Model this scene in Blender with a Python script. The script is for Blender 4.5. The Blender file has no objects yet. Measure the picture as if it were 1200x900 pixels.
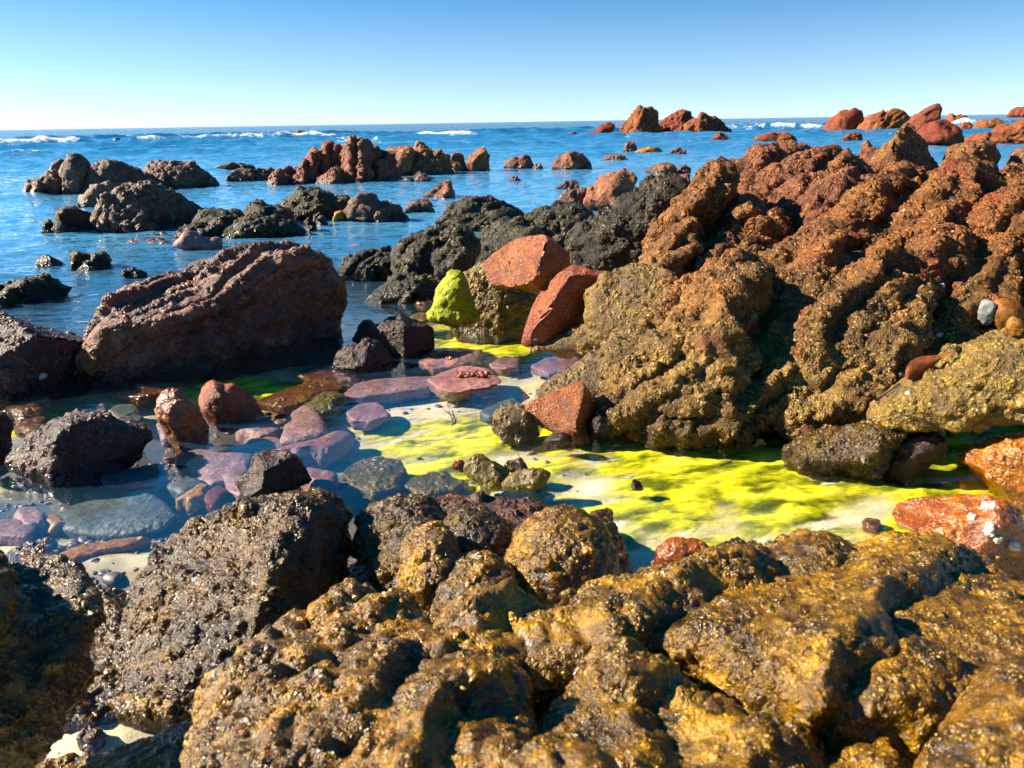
import bpy, bmesh, math, random
import numpy as np
from mathutils import Matrix, Vector, Euler

random.seed(7)
# ------------------------------------------------------------------ scene, camera
sc = bpy.context.scene
COL = sc.collection
W0, H0, FPX = 1200.0, 900.0, 900.0
CAM_H = 1.2
cam_data = bpy.data.cameras.new("camera")
cam = bpy.data.objects.new("camera", cam_data)
COL.objects.link(cam)
cam_data.sensor_fit = 'HORIZONTAL'
cam_data.sensor_width = 36.0
cam_data.lens = 36.0 * FPX / W0
cam_data.clip_start = 0.05
cam_data.clip_end = 20000
cam.location = (0, 0, CAM_H)
cam.rotation_euler = (math.radians(90 - 18.85), math.radians(0.85), 0)
sc.camera = cam
cam_data.dof.use_dof = True
cam_data.dof.focus_distance = 4.0
cam_data.dof.aperture_fstop = 8.5
ROT = np.array(cam.rotation_euler.to_matrix())
C0 = np.array([0, 0, CAM_H])

def rays(pts):
    p = np.atleast_2d(np.array(pts, float))
    v = np.stack([(p[:, 0] - W0 / 2) / FPX, -(p[:, 1] - H0 / 2) / FPX, -np.ones(len(p))], 1)
    return v @ ROT.T

def on_level(px, py, z=0.0):
    d = rays([(px, py)])[0]
    return C0 + d * ((z - CAM_H) / d[2])

def G(px, py):
    return float(np.hypot(*on_level(px, py)[:2]))

def P(s):
    return [tuple(float(v) for v in q.split(',')) for q in s.split()]

# ------------------------------------------------------------------ numpy noise
_rng = np.random.default_rng(11)
_perm = np.tile(_rng.permutation(512), 4).astype(np.int32)
_g = _rng.normal(size=(512, 3)).astype(np.float32)
_g /= np.linalg.norm(_g, axis=1)[:, None]

def perlin(p):
    p = np.asarray(p, np.float32)
    i = np.floor(p).astype(np.int32)
    f = p - i
    i &= 511
    u = f * f * f * (f * (f * 6 - 15) + 10)
    out = 0
    for dx in (0, 1):
        wx = u[:, 0] if dx else 1 - u[:, 0]
        a = _perm[i[:, 0] + dx]
        for dy in (0, 1):
            wy = u[:, 1] if dy else 1 - u[:, 1]
            b = _perm[a + i[:, 1] + dy]
            for dz in (0, 1):
                wz = u[:, 2] if dz else 1 - u[:, 2]
                g = _g[_perm[b + i[:, 2] + dz] & 511]
                dot = g[:, 0] * (f[:, 0] - dx) + g[:, 1] * (f[:, 1] - dy) + g[:, 2] * (f[:, 2] - dz)
                out = out + wx * wy * wz * dot
    return out * 1.5

def fbm(p, octv=4, gain=0.5, ridged=False):
    s, a, tot = 0, 1.0, 0.0
    q = np.array(p, np.float32)
    for k in range(octv):
        n = perlin(q + 17.3 * k)
        if ridged:
            n = 1 - 2 * np.abs(n)
        s = s + a * n
        tot += a
        a *= gain
        q = q * 2.03
    return s / tot

def sstep(a, b, x):
    t = np.clip((x - a) / (b - a), 0, 1)
    return t * t * (3 - 2 * t)

# ------------------------------------------------------------------ meshes
_ico = {}
def ico(level):
    if level not in _ico:
        bm = bmesh.new()
        bmesh.ops.create_icosphere(bm, subdivisions=level, radius=1.0)
        v = np.array([x.co[:] for x in bm.verts], np.float64)
        f = np.array([[a.index for a in q.verts] for q in bm.faces], np.int32)
        bm.free()
        _ico[level] = (v, f)
    return _ico[level]

def mesh_np(name, v, f, smooth=True):
    me = bpy.data.meshes.new(name)
    n, k = f.shape
    me.vertices.add(len(v))
    me.vertices.foreach_set('co', np.asarray(v, np.float32).ravel())
    me.loops.add(n * k)
    me.loops.foreach_set('vertex_index', np.asarray(f, np.int32).ravel())
    me.polygons.add(n)
    me.polygons.foreach_set('loop_start', np.arange(0, n * k, k, dtype=np.int32))
    if smooth:
        me.polygons.foreach_set('use_smooth', np.ones(n, bool))
    me.update(calc_edges=True)
    me.validate()
    return me

def get_v(me):
    a = np.empty(len(me.vertices) * 3, np.float32)
    me.vertices.foreach_get('co', a)
    return a.reshape(-1, 3).astype(np.float64)

def set_v(me, v):
    me.vertices.foreach_set('co', np.asarray(v, np.float32).ravel())
    me.update()

def get_n(me):
    a = np.empty(len(me.vertices) * 3, np.float32)
    me.vertex_normals.foreach_get('vector', a)
    return a.reshape(-1, 3).astype(np.float64)

def radial(poly2, n=360):
    """star radius of a 2-D outline round the origin"""
    th = np.linspace(-math.pi, math.pi, n, endpoint=False)
    d = np.stack([np.cos(th), np.sin(th)], 1)
    r = np.zeros(n)
    q = np.array(poly2)
    for i in range(len(q)):
        a, b = q[i], q[(i + 1) % len(q)]
        e = b - a
        den = d[:, 0] * e[1] - d[:, 1] * e[0]
        den = np.where(np.abs(den) < 1e-12, 1e-12, den)
        t = (a[0] * e[1] - a[1] * e[0]) / den
        s = (a[0] * d[:, 1] - a[1] * d[:, 0]) / den
        ok = (t > 0) & (s >= -1e-6) & (s <= 1 + 1e-6)
        r = np.where(ok & (t > r), t, r)
    bad = r <= 0
    if bad.any():
        r[bad] = np.interp(th[bad], th[~bad], r[~bad], period=2 * math.pi)
    k = np.array([1, 2, 3, 2, 1.0]); k /= k.sum()
    rr = np.concatenate([r[-2:], r, r[:2]])
    return th, np.convolve(rr, k, 'valid')

def centroid(q):
    q = np.array(q); x, y = q[:, 0], q[:, 1]
    x1, y1 = np.roll(x, -1), np.roll(y, -1)
    c = x * y1 - x1 * y
    A = c.sum() / 2
    if abs(A) < 1e-9:
        return q.mean(0)
    return np.array([((x + x1) * c).sum() / (6 * A), ((y + y1) * c).sum() / (6 * A)])

def cut_facets(u, cuts, rng, lo=.62, hi=.88, front=False):
    """flatten a unit-ish body by random planes: gives broken, faceted rock"""
    for k in range(cuts):
        n = rng.normal(size=3) * (1, 1, .8)
        if front and k % 4: n[1] = -abs(n[1]) * 1.3 - .5
        n /= np.linalg.norm(n)
        h = rng.uniform(lo, hi)
        s = u @ n - h
        m = s > 0
        u[m] -= n * (s[m] * 0.94)[:, None]
    return u

def lobe(poly, d, T, level, lean=0.0, skew=0.0, p=2.3, back=None, cuts=0, planes=(), seed=0, skirt=0.0, grow=1.0):
    """closed rock body: an outline at horizontal distance d from the lens, leaning back by `lean`,
    of half depth T towards the lens and `back` away from it"""
    cpx = centroid(poly)
    dc = rays([cpx])[0]
    v = np.array([dc[0], dc[1]]); v /= np.linalg.norm(v)          # away from the lens
    h = np.array([v[1], -v[0]])                                   # to the right
    k0 = d / math.hypot(dc[0], dc[1])
    o = C0 + dc * k0
    R = rays(poly)
    # plane: depth = d + skew*u + lean*(z-oz)
    dep = R[:, :2] @ v; lat = R[:, :2] @ h
    ou = o[:2] @ h
    num = d - skew * ou + lean * (CAM_H - o[2])
    t = num / (dep - skew * lat - lean * R[:, 2])
    u = lat * t - ou
    w = CAM_H + R[:, 2] * t - o[2]
    if skirt:
        lowm = w < w.min() + 0.18 * (w.max() - w.min())
        w = np.where(lowm, w - skirt, w)
    q = np.stack([u, w], 1)
    c2 = centroid(q)
    q = c2 + (q - c2) * grow * (1 - .35 * T / d)
    th, r = radial(q - c2)
    S, fc = ico(level)
    rho = np.hypot(S[:, 0], S[:, 2])
    kk = (rho ** p + np.abs(S[:, 1]) ** p) ** (-1.0 / p)
    U = S * kk[:, None]
    rng = np.random.default_rng(seed + 5)
    for (nx, ny, nz, hh) in planes:
        n = np.array([nx, ny, nz], float); n /= np.linalg.norm(n)
        s = U @ n - hh; m = s > 0
        U[m] -= n * (s[m] * .95)[:, None]
    if cuts:
        U = cut_facets(U, cuts, rng, .55, .86, True)
    ang = np.arctan2(S[:, 2], S[:, 0])
    rr = np.interp(ang, th, r, period=2 * math.pi)
    uu = U[:, 0] * rr + c2[0]
    ww = U[:, 2] * rr + c2[1]
    Tb = T if back is None else back
    dd = np.where(U[:, 1] > 0, U[:, 1] * Tb, U[:, 1] * T) + skew * uu + lean * ww
    pos = np.empty((len(S), 3))
    pos[:, :2] = o[:2] + uu[:, None] * h + dd[:, None] * v
    pos[:, 2] = o[2] + ww
    return pos, fc, 0.5 * (q[:, 0].max() - q[:, 0].min()), 0.5 * (q[:, 1].max() - q[:, 1].min())

def plane_d(poly, d, lean, px, skew=0.0):
    """horizontal distance at which a sight line meets the leaning plane of a lobe"""
    dc = rays([centroid(P(poly) if isinstance(poly, str) else poly)])[0]
    v = np.array([dc[0], dc[1]]); v /= np.linalg.norm(v); h = np.array([v[1], -v[0]])
    o = C0 + dc * (d / math.hypot(dc[0], dc[1]))
    r = rays([px])[0]
    ou = o[:2] @ h
    t = (d - skew * ou + lean * (CAM_H - o[2])) / (r[:2] @ v - skew * (r[:2] @ h) - lean * r[2])
    return float(np.hypot(*(r[:2] * t)))

def crag(peaks, base, d, depth, seed=0, lean=.15):
    """lobes for a craggy rock: one leaning tooth per (x, top, halfwidth)"""
    rg = random.Random(seed); out = []
    for (x, top, w) in peaks:
        j = lambda k: rg.uniform(-k, k) * w
        m = (top + base) / 2
        low = base + .25 * (base - top) + 3
        poly = [(x - w * 1.15 + j(.1), low), (x - w * .95, m + (base - m) * .4 + j(.1)), (x - w * .5 + j(.12), m - (m - top) * .35), (x - w * .18, top + .5), (x + w * .15, top),
                (x + w * .42 + j(.1), m - (m - top) * .45), (x + w * .8 + j(.1), m + (base - m) * .3), (x + w * 1.05, low)]
        dd = d + rg.uniform(-.5, .5) * depth - (top - min(p[1] for p in peaks)) / max(1, base - min(p[1] for p in peaks)) * depth * .6
        out.append(dict(poly=poly, d=dd, T=w / FPX * d * rg.uniform(.8, 1.2), lean=lean, planes=[(.75, -.62, .1, rg.uniform(.15, .4)), (-.6, -.7, .3, rg.uniform(.4, .6))]))
    return out

def flat_lobe(poly, z, up, down, level, sx=0.0, sy=0.0, p=2.6, cuts=0, seed=0, ref=None, grow=1.0):
    """closed body whose outline lies on the plane z + sx*x + sy*(y-ref): flat stones and mounds"""
    R = rays(poly)
    if ref is None:
        ref = on_level(*centroid(poly), z)[1]
    t = (z - sy * ref - CAM_H) / (R[:, 2] - sx * R[:, 0] - sy * R[:, 1])
    X = R[:, 0] * t; Y = R[:, 1] * t
    q = np.stack([X, Y], 1)
    c2 = centroid(q)
    q = c2 + (q - c2) * grow
    th, r = radial(q - c2)
    S, fc = ico(level)
    rho = np.hypot(S[:, 0], S[:, 1])
    pp = np.where(S[:, 2] < 0, np.maximum(p, 5.5), p)
    kk = (rho ** pp + np.abs(S[:, 2]) ** pp) ** (-1.0 / pp)
    U = S * kk[:, None]
    rng = np.random.default_rng(seed + 5)
    if cuts:
        U = cut_facets(U, cuts, rng)
    ang = np.arctan2(S[:, 1], S[:, 0])
    rr = np.interp(ang, th, r, period=2 * math.pi)
    x = U[:, 0] * rr + c2[0]; y = U[:, 1] * rr + c2[1]
    zz = z + sx * x + sy * (y - ref) + np.where(U[:, 2] > 0, U[:, 2] * up, U[:, 2] * down)
    return np.stack([x, y, zz], 1), fc, 0.5 * np.ptp(q[:, 0]), 0.5 * np.ptp(q[:, 1])

def frame_from(axis):
    a = np.array(axis, float); a /= np.linalg.norm(a)
    b = np.cross(a, [0.2, -0.4, 1.0]); b /= np.linalg.norm(b)
    c = np.cross(a, b)
    return np.stack([a, b, c], 0)

STRIKE = frame_from((0.72, 0.45, 0.5))        # bedding runs up to the right and away

def roughen(me, s, amp, strata=0.0, freq=1.0, seed=0, octv=4, strike=STRIKE, billow=0.0, ledges=()):
    """break the smooth body up: lumps, ledges along the bedding, ridged edges"""
    v = get_v(me)
    off = np.array([13.1, 7.7, 3.3]) * (seed % 97 + 1)
    q = v / s * freq + off
    d = fbm(q * 1.3, octv) * amp * s
    if billow:
        d = d + billow * s * (np.abs(fbm(q * 2.2 + 5, 3)) * 2.2 - 0.35)
    n = get_n(me)
    v = v + n * d[:, None]
    if strata:
        loc = v @ strike.T / s * freq
        loc = loc * np.array([0.55, 2.6, 2.6]) + off
        loc = loc + 0.35 * np.stack([perlin(q), perlin(q + 9), perlin(q + 21)], 1)
        e = fbm(loc, 3, 0.55, ridged=True)
        v = v + n * (strata * s * e)[:, None]
    for (fq, am) in ledges:                      # broken bedding: gentle dip slope, steep scarp on the far side
        w = v @ strike.T
        low = fbm(v * 1.7 + off, 3); mid = fbm(v * 5.0 + off * 2, 3)
        ph = w[:, 1] * fq + 1.5 * low + .38 * mid + seed * .37
        k = np.floor(ph); t = ph - k
        hgt = .35 + .65 * np.abs(np.sin(k * 12.9898 + np.floor(w[:, 0] * fq * .45 + 1.2 * low + k * .37) * 4.1))
        e = np.where(t < .72, t / .72, (1 - t) / .28)
        v = v + n * (am * hgt * (e - .45) * (.6 + .8 * np.clip(.5 + mid, 0, 1)))[:, None]
    set_v(me, v)
    return me

def level_for(px, sp=1.5):
    n = math.pi * (px * 0.853) ** 2 / sp ** 2
    return int(min(7, max(3, round(math.log(max(n, 100) / 10, 4) + 0.15))))

def merged(parts, voxel, smooth_iter=6, extra=0):
    vs, fs, o = [], [], 0
    for p in parts:
        vs.append(p[0]); fs.append(p[1] + o); o += len(p[0])
    me = mesh_np('tmp', np.concatenate(vs), np.concatenate(fs))
    ob = bpy.data.objects.new('tmp', me); COL.objects.link(ob)
    m = ob.modifiers.new('r', 'REMESH'); m.mode = 'VOXEL'; m.voxel_size = voxel; m.use_smooth_shade = True
    if smooth_iter:
        k = ob.modifiers.new('s', 'SMOOTH'); k.factor = 0.5; k.iterations = smooth_iter
    dg = bpy.context.evaluated_depsgraph_get()
    dg.update()
    out = bpy.data.meshes.new_from_object(ob.evaluated_get(dg))
    bpy.data.objects.remove(ob); bpy.data.meshes.remove(me)
    out.polygons.foreach_set('use_smooth', np.ones(len(out.polygons), bool))
    out.update()
    return out

def link(name, me, mat, parent=None, label=None, cat=None, group=None, kind=None, recenter=True):
    if recenter and parent is None:
        v = get_v(me)
        o = np.array([v[:, 0].mean(), v[:, 1].mean(), max(v[:, 2].min(), -0.2)])
        set_v(me, v - o)
    else:
        o = (0, 0, 0)
    me.name = name
    ob = bpy.data.objects.new(name, me)
    COL.objects.link(ob)
    ob.location = o
    me.materials.clear(); me.materials.append(mat)
    if label: ob['label'] = label
    if cat: ob['category'] = cat
    if group: ob['group'] = group
    if kind: ob['kind'] = kind
    if parent:
        ob.parent = parent
        ob.location = -np.array(parent.location)
    return ob

def ellipse_poly(x0, x1, y0, y1, seed=0, n=14, jag=.13, flat=.55):
    """rough outline in a box: rounded top, flattish foot"""
    rg = random.Random(seed)
    cx, cy = (x0 + x1) / 2, (y0 + y1) / 2
    out = []
    for i in range(n):
        t = 2 * math.pi * i / n
        k = 1 + rg.uniform(-jag, jag)
        yy = -math.sin(t)
        if yy > 0: yy = min(yy, flat) / flat
        out.append((cx + (x1 - x0) / 2 * math.copysign(abs(math.cos(t)) ** .85, math.cos(t)) * k, cy + (y1 - y0) / 2 * yy * k))
    return out
# ------------------------------------------------------------------ materials
class NT:
    def __init__(s, name):
        s.m = bpy.data.materials.new(name); s.m.use_nodes = True
        s.t = s.m.node_tree; s.t.nodes.clear()
        s.out = s.t.nodes.new('ShaderNodeOutputMaterial')
    def n(s, typ, ins=None, **kw):
        x = s.t.nodes.new(typ)
        for k, v in kw.items(): setattr(x, k, v)
        for k, v in (ins or {}).items():
            s.set(x.inputs[k], v)
        return x
    def set(s, sock, v):
        if isinstance(v, bpy.types.NodeSocket): s.t.links.new(v, sock)
        elif isinstance(v, bpy.types.Node): s.t.links.new(v.outputs[0], sock)
        else:
            if isinstance(v, tuple) and len(v) == 3 and sock.type == 'RGBA': v = v + (1,)
            sock.default_value = v
    def math(s, op, a, b=0.0, c=0.0, clamp=False):
        x = s.n('ShaderNodeMath', {0: a, 1: b, 2: c}, operation=op, use_clamp=clamp); return x.outputs[0]
    def rng(s, v, a, b, c=0.0, d=1.0, smooth=True):
        x = s.n('ShaderNodeMapRange', {0: v, 1: a, 2: b, 3: c, 4: d}, interpolation_type='SMOOTHSTEP' if smooth else 'LINEAR', clamp=True); return x.outputs[0]
    def noise(s, co, scale, detail=4, rough=.55, dist=0.0):
        x = s.n('ShaderNodeTexNoise', {'Vector': co, 'Scale': scale, 'Detail': detail, 'Roughness': rough, 'Distortion': dist}); return x
    def mix(s, f, a, b, blend='MIX'):
        x = s.n('ShaderNodeMix', data_type='RGBA', blend_type=blend)
        s.set(x.inputs[0], f); s.set(x.inputs[6], a); s.set(x.inputs[7], b)
        return x.outputs[2]
    def ramp(s, f, stops):
        x = s.n('ShaderNodeValToRGB', {0: f}); e = x.color_ramp.elements
        e[0].position, e[0].color = stops[0][0], stops[0][1] + (1,)
        e[1].position, e[1].color = stops[-1][0], stops[-1][1] + (1,)
        for p, c in stops[1:-1]:
            k = e.new(p); k.color = c + (1,)
        return x.outputs[0]

SAT, VAL = 1.1, .82
def rockmat(name, c1, c2, c3, tip=(.3, .22, .12), tipamt=.5, patch=(.3, .15, .03), patchamt=.3, scale=30.0, lump=.008,
            rough=.5, spec=.5, speck=0.0, speckcol=(.75, .62, .52), wet=.05, fine=.25, patch2=None, cover=.5, grain=1.0, vary=.14, wetcol=.45, clump=1.0, zone=None, val=1.0):
    """scale = crust lumps per metre, lump = their height in metres"""
    t = NT(name)
    co = t.n('ShaderNodeTexCoord').outputs['Object']
    geo = t.n('ShaderNodeNewGeometry')
    warp = t.noise(co, scale * .6, 3)
    wv = t.n('ShaderNodeVectorMath', {0: warp.outputs['Color'], 1: (.5, .5, .5)}, operation='SUBTRACT')
    wv = t.n('ShaderNodeVectorMath', {0: wv.outputs[0], 'Scale': .9 / scale}, operation='SCALE')
    cw = t.n('ShaderNodeVectorMath', {0: co, 1: wv.outputs[0]}, operation='ADD').outputs[0]
    vo = t.n('ShaderNodeTexVoronoi', {'Vector': cw, 'Scale': scale, 'Randomness': 1.0}, feature='F1')
    vo2 = t.n('ShaderNodeTexVoronoi', {'Vector': cw, 'Scale': scale * 2.7, 'Randomness': 1.0}, feature='F1')
    vo3 = t.n('ShaderNodeTexVoronoi', {'Vector': cw, 'Scale': scale * .36, 'Randomness': 1.0}, feature='F1')
    big = t.noise(co, scale * .11, 5, .6)
    med = t.noise(co, scale * .55, 5, .62)
    fin = t.noise(co, scale * 4.0, 4, .65)
    base = t.ramp(t.math('ADD', t.math('MULTIPLY', big.outputs[0], .55), t.math('MULTIPLY', med.outputs[0], .45)),
                  [(.34, c1), (.5, c2), (.64, c3)])
    # crust lumps, only on part of the rock
    cov = t.rng(t.noise(co, scale * .2, 4, .6).outputs[0], .62 - cover * .32, .74 - cover * .32)
    bump1 = t.rng(vo.outputs['Distance'], .62, .08)
    cov3 = t.rng(t.noise(co, scale * .13, 3, .6).outputs[0], .42, .62)
    bump3 = t.math('MULTIPLY', t.rng(vo3.outputs['Distance'], .75, .1), cov3)
    bump2 = t.rng(vo2.outputs['Distance'], .6, .05)
    sep = t.n('ShaderNodeSeparateColor', {0: vo2.outputs['Color']})
    rnd, rnd2 = sep.outputs[0], sep.outputs[1]
    pm = t.rng(t.noise(co, scale * .085, 4, .6, .4).outputs[0], .66 - patchamt * .3, .76 - patchamt * .3)
    col = t.mix(t.math('MULTIPLY', pm, .85), base, patch)
    if patch2:
        p2 = t.rng(t.noise(t.n('ShaderNodeVectorMath', {0: co, 1: (4.1, 8.3, 2.2)}, operation='ADD').outputs[0], scale * .1, 4, .6).outputs[0], .54, .66)
        col = t.mix(t.math('MULTIPLY', p2, .8), col, patch2)
    tm = t.math('MULTIPLY', t.math('MULTIPLY', t.rng(t.math('MULTIPLY', bump2, rnd), .12, .62), cov), tipamt)
    col = t.mix(tm, col, tip)
    col = t.mix(t.math('MULTIPLY', t.rng(rnd2, .3, .95), .55 * grain), col, t.mix(1.0, col, (.3, .27, .27), 'MULTIPLY'))
    if zone:                                     # shore zonation: another growth colour above the tide line
        zz0 = t.n('ShaderNodeSeparateXYZ', {0: geo.outputs['Position']}).outputs[2]
        zf = t.rng(t.math('ADD', zz0, t.math('MULTIPLY', t.math('SUBTRACT', big.outputs[0], .5), .7)), zone[0], zone[1])
        col = t.mix(t.math('MULTIPLY', zf, .75), col, t.mix(1.0, col, zone[2], 'MULTIPLY'))
    if speck:
        vs = t.n('ShaderNodeTexVoronoi', {'Vector': cw, 'Scale': scale * 9.0}, feature='F1')
        ss = t.n('ShaderNodeSeparateColor', {0: vs.outputs['Color']})
        col = t.mix(t.math('MULTIPLY', t.math('GREATER_THAN', ss.outputs[0], 1 - speck), .85), col, speckcol)
        col = t.mix(t.math('MULTIPLY', t.math('GREATER_THAN', ss.outputs[1], 1 - speck * .7), .7), col, (.02, .012, .01))
    vf = t.n('ShaderNodeTexVoronoi', {'Vector': cw, 'Scale': scale * 7.0}, feature='F1')
    fr_ = t.n('ShaderNodeSeparateColor', {0: vf.outputs['Color']}).outputs[0]
    gv = t.math('MULTIPLY', t.rng(fin.outputs[0], .3, .7, .55, 1.35, False), t.rng(fr_, 0, 1, 1 - .35 * grain, 1 + .35 * grain, False))
    col = t.mix(1.0, col, t.n('ShaderNodeCombineColor', {0: gv, 1: gv, 2: gv}).outputs[0], 'MULTIPLY')
    oi = t.n('ShaderNodeObjectInfo')
    hs = t.n('ShaderNodeHueSaturation', {'Color': col, 'Hue': t.rng(oi.outputs['Random'], 0, 1, .5 - vary * .08, .5 + vary * .08, False),
                                         'Value': t.rng(oi.outputs['Random'], 0, 1, (1 - vary) * VAL * val, (1 + vary) * VAL * val, False), 'Saturation': SAT})
    col = hs.outputs[0]
    r = rough
    rr = t.rng(fin.outputs[0], .3, .7, r - .15, r + .2, False)
    if wet:
        z = t.n('ShaderNodeSeparateXYZ', {0: geo.outputs['Position']}).outputs[2]
        zz = t.math('ADD', z, t.math('MULTIPLY', t.math('SUBTRACT', med.outputs[0], .5), wet * 1.5))
        wm = t.rng(zz, wet * 1.3, wet * .5)
        col = t.mix(t.math('MULTIPLY', wm, .8), col, t.mix(1.0, col, (wetcol, wetcol * .95, wetcol * .75), 'MULTIPLY'))
        rr = t.math('SUBTRACT', rr, t.math('MULTIPLY', wm, .3))
    bs = t.n('ShaderNodeBsdfPrincipled', {'Base Color': col, 'Roughness': t.math('MAXIMUM', rr, .12), 'Specular IOR Level': spec})
    t.set(t.out.inputs['Surface'], bs)
    hgt = t.math('MULTIPLY', t.math('MULTIPLY', bump1, cov), lump)
    hgt = t.math('ADD', hgt, t.math('MULTIPLY', t.math('MULTIPLY', bump2, t.math('MULTIPLY', cov, rnd)), lump * .55))
    hgt = t.math('ADD', hgt, t.math('MULTIPLY', bump3, lump * 1.9 * clump))
    hgt = t.math('ADD', hgt, t.math('MULTIPLY', med.outputs[0], lump * 2.0))
    hgt = t.math('ADD', hgt, t.math('MULTIPLY', fin.outputs[0], lump * fine * 2.2))
    dp = t.n('ShaderNodeDisplacement', {'Height': hgt, 'Midlevel': lump * 1.0, 'Scale': 1.0})
    t.set(t.out.inputs['Displacement'], dp)
    t.m.displacement_method = 'BOTH'
    return t.m

M = {}
# near weathered outcrop: olive gold crust over red-brown rock
M['crust'] = rockmat('olive_crust', (.045, .028, .01), (.16, .10, .03), (.27, .18, .06), tip=(.55, .4, .16), tipamt=.85, patch=(.28, .09, .035), patchamt=.3, scale=36, lump=.012, rough=.55, cover=.8, wet=.06)
M['gold'] = rockmat('golden_crust', (.05, .03, .01), (.2, .115, .025), (.35, .22, .06), tip=(.58, .42, .15), tipamt=.75, patch=(.22, .075, .03), patchamt=.35, scale=34, lump=.012, rough=.55, cover=.7, wet=.06)
M['rust'] = rockmat('rusty_crust', (.045, .02, .014), (.2, .08, .038), (.34, .17, .055), tip=(.58, .34, .14), tipamt=.7, patch=(.42, .2, .03), patchamt=.25, scale=30, lump=.014, rough=.65, spec=.3, cover=.7, wet=.05)
M['outcrop'] = rockmat('outcrop_crust', (.035, .020, .008), (.16, .092, .03), (.34, .215, .075), tip=(.56, .4, .18), tipamt=.8, patch=(.2, .065, .035), patchamt=.3, scale=34, lump=.013, rough=.6, spec=.3, cover=.8, wet=.06, zone=(.3, .72, (1.0, .55, .6)))
M['black'] = rockmat('black_crust', (.010, .009, .006), (.04, .031, .015), (.11, .08, .034), tip=(.42, .34, .18), tipamt=.6, patch=(.17, .09, .025), patchamt=.15, scale=22, lump=.02, rough=.55, spec=.3, cover=.6, wet=.12, wetcol=.3)
M['pale'] = rockmat('pale_crust', (.05, .03, .02), (.17, .1, .06), (.36, .25, .14), tip=(.58, .46, .28), tipamt=.7, patch=(.26, .085, .045), patchamt=.3, scale=16, lump=.026, rough=.6, cover=.6, wet=.12, wetcol=.3)
M['purple'] = rockmat('purple_strata', (.035, .015, .012), (.15, .066, .05), (.32, .16, .11), tip=(.55, .4, .26), tipamt=.6, patch=(.22, .1, .03), patchamt=.25, scale=34, lump=.012, rough=.5, cover=.55, wet=.06, clump=.012, wetcol=.3)
M['darkpurple'] = rockmat('dark_purple_rock', (.02, .009, .009), (.065, .03, .029), (.14, .075, .062), tip=(.42, .28, .2), tipamt=.5, patch=(.12, .055, .03), patchamt=.2, scale=40, lump=.009, rough=.45, spec=.4, cover=.7, wet=.06, clump=1.2, wetcol=.3)
M['granite'] = rockmat('red_granite', (.13, .03, .014), (.33, .078, .03), (.44, .125, .045), tip=(.6, .32, .2), tipamt=.25, patch=(.5, .18, .02), patchamt=.22, scale=32, lump=.005, rough=.4, cover=.5, speck=.022, speckcol=(.6, .42, .34), wet=.05, fine=.8, clump=.6, grain=1.0)
M['farred'] = rockmat('far_red_rock', (.13, .042, .03), (.31, .105, .058), (.42, .16, .07), tip=(.55, .28, .12), tipamt=.3, patch=(.56, .22, .03), patchamt=.2, scale=5, lump=.03, rough=.75, spec=.2, cover=.3, wet=.16, wetcol=.5, clump=.4, val=.85)
M['midred'] = rockmat('mid_red_rock', (.08, .025, .016), (.27, .092, .045), (.42, .19, .085), tip=(.58, .34, .16), tipamt=.5, patch=(.5, .22, .035), patchamt=.3, scale=8, lump=.042, rough=.65, cover=.6, wet=.12, wetcol=.3, clump=.042)
M['brown'] = rockmat('brown_rock', (.045, .02, .014), (.17, .075, .048), (.34, .165, .1), tip=(.5, .32, .2), tipamt=.5, patch=(.33, .11, .05), patchamt=.3, scale=10, lump=.036, rough=.6, cover=.5, wet=.12, clump=.036, wetcol=.3)
M['wetgold'] = rockmat('wet_golden_crust', (.011, .006, .0015), (.12, .06, .007), (.35, .18, .02), tip=(.72, .44, .08), tipamt=.7, patch=(.4, .215, .016), patchamt=.3, scale=72, lump=.0042, rough=.23, spec=.55, cover=.65, wet=.03, patch2=(.010, .006, .003), vary=.04, grain=.8, clump=1.2, val=1.18)
M['wetdark'] = rockmat('wet_dark_crust', (.008, .004, .0015), (.06, .031, .006), (.19, .105, .017), tip=(.55, .35, .08), tipamt=.6, patch=(.012, .007, .003), patchamt=.4, scale=78, lump=.0045, rough=.24, spec=.5, cover=.7, wet=.03, vary=.08, grain=1.0, clump=1.7)
M['wetblack'] = rockmat('wet_black_rock', (.010, .005, .005), (.04, .016, .012), (.1, .042, .026), tip=(.26, .11, .05), tipamt=.35, patch=(.2, .06, .02), patchamt=.3, scale=46, lump=.007, rough=.42, spec=.4, cover=.6, wet=.03, clump=1.0)
M['orange'] = rockmat('wet_orange_rock', (.15, .04, .006), (.36, .115, .013), (.5, .2, .025), tip=(.66, .38, .16), tipamt=.35, patch=(.22, .055, .015), patchamt=.35, scale=40, lump=.006, rough=.22, spec=.8, cover=.6, wet=.02)
M['slate'] = rockmat('submerged_purple_stone', (.16, .075, .075), (.34, .165, .155), (.46, .25, .22), tip=(.42, .28, .24), tipamt=.3, patch=(.32, .12, .09), patchamt=.3, scale=36, lump=.003, rough=.6, cover=.4, wet=0, clump=.6)
M['grey'] = rockmat('submerged_grey_stone', (.04, .045, .045), (.08, .085, .078), (.14, .14, .12), tip=(.25, .25, .2), tipamt=.3, patch=(.12, .13, .07), patchamt=.3, scale=36, lump=.003, rough=.6, cover=.4, wet=0, clump=.6)
M['tan'] = rockmat('ochre_stone', (.25, .1, .02), (.46, .2, .04), (.6, .32, .08), tip=(.65, .45, .2), tipamt=.3, patch=(.45, .15, .04), patchamt=.3, scale=40, lump=.003, rough=.5, cover=.4, wet=0, clump=.6)
M['ochre'] = rockmat('perched_ochre_stone', (.1, .04, .014), (.26, .11, .03), (.4, .2, .06), tip=(.5, .33, .16), tipamt=.3, patch=(.17, .08, .05), patchamt=.35, scale=60, lump=.0025, rough=.6, spec=.3, cover=.5, wet=0, clump=.6)
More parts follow.
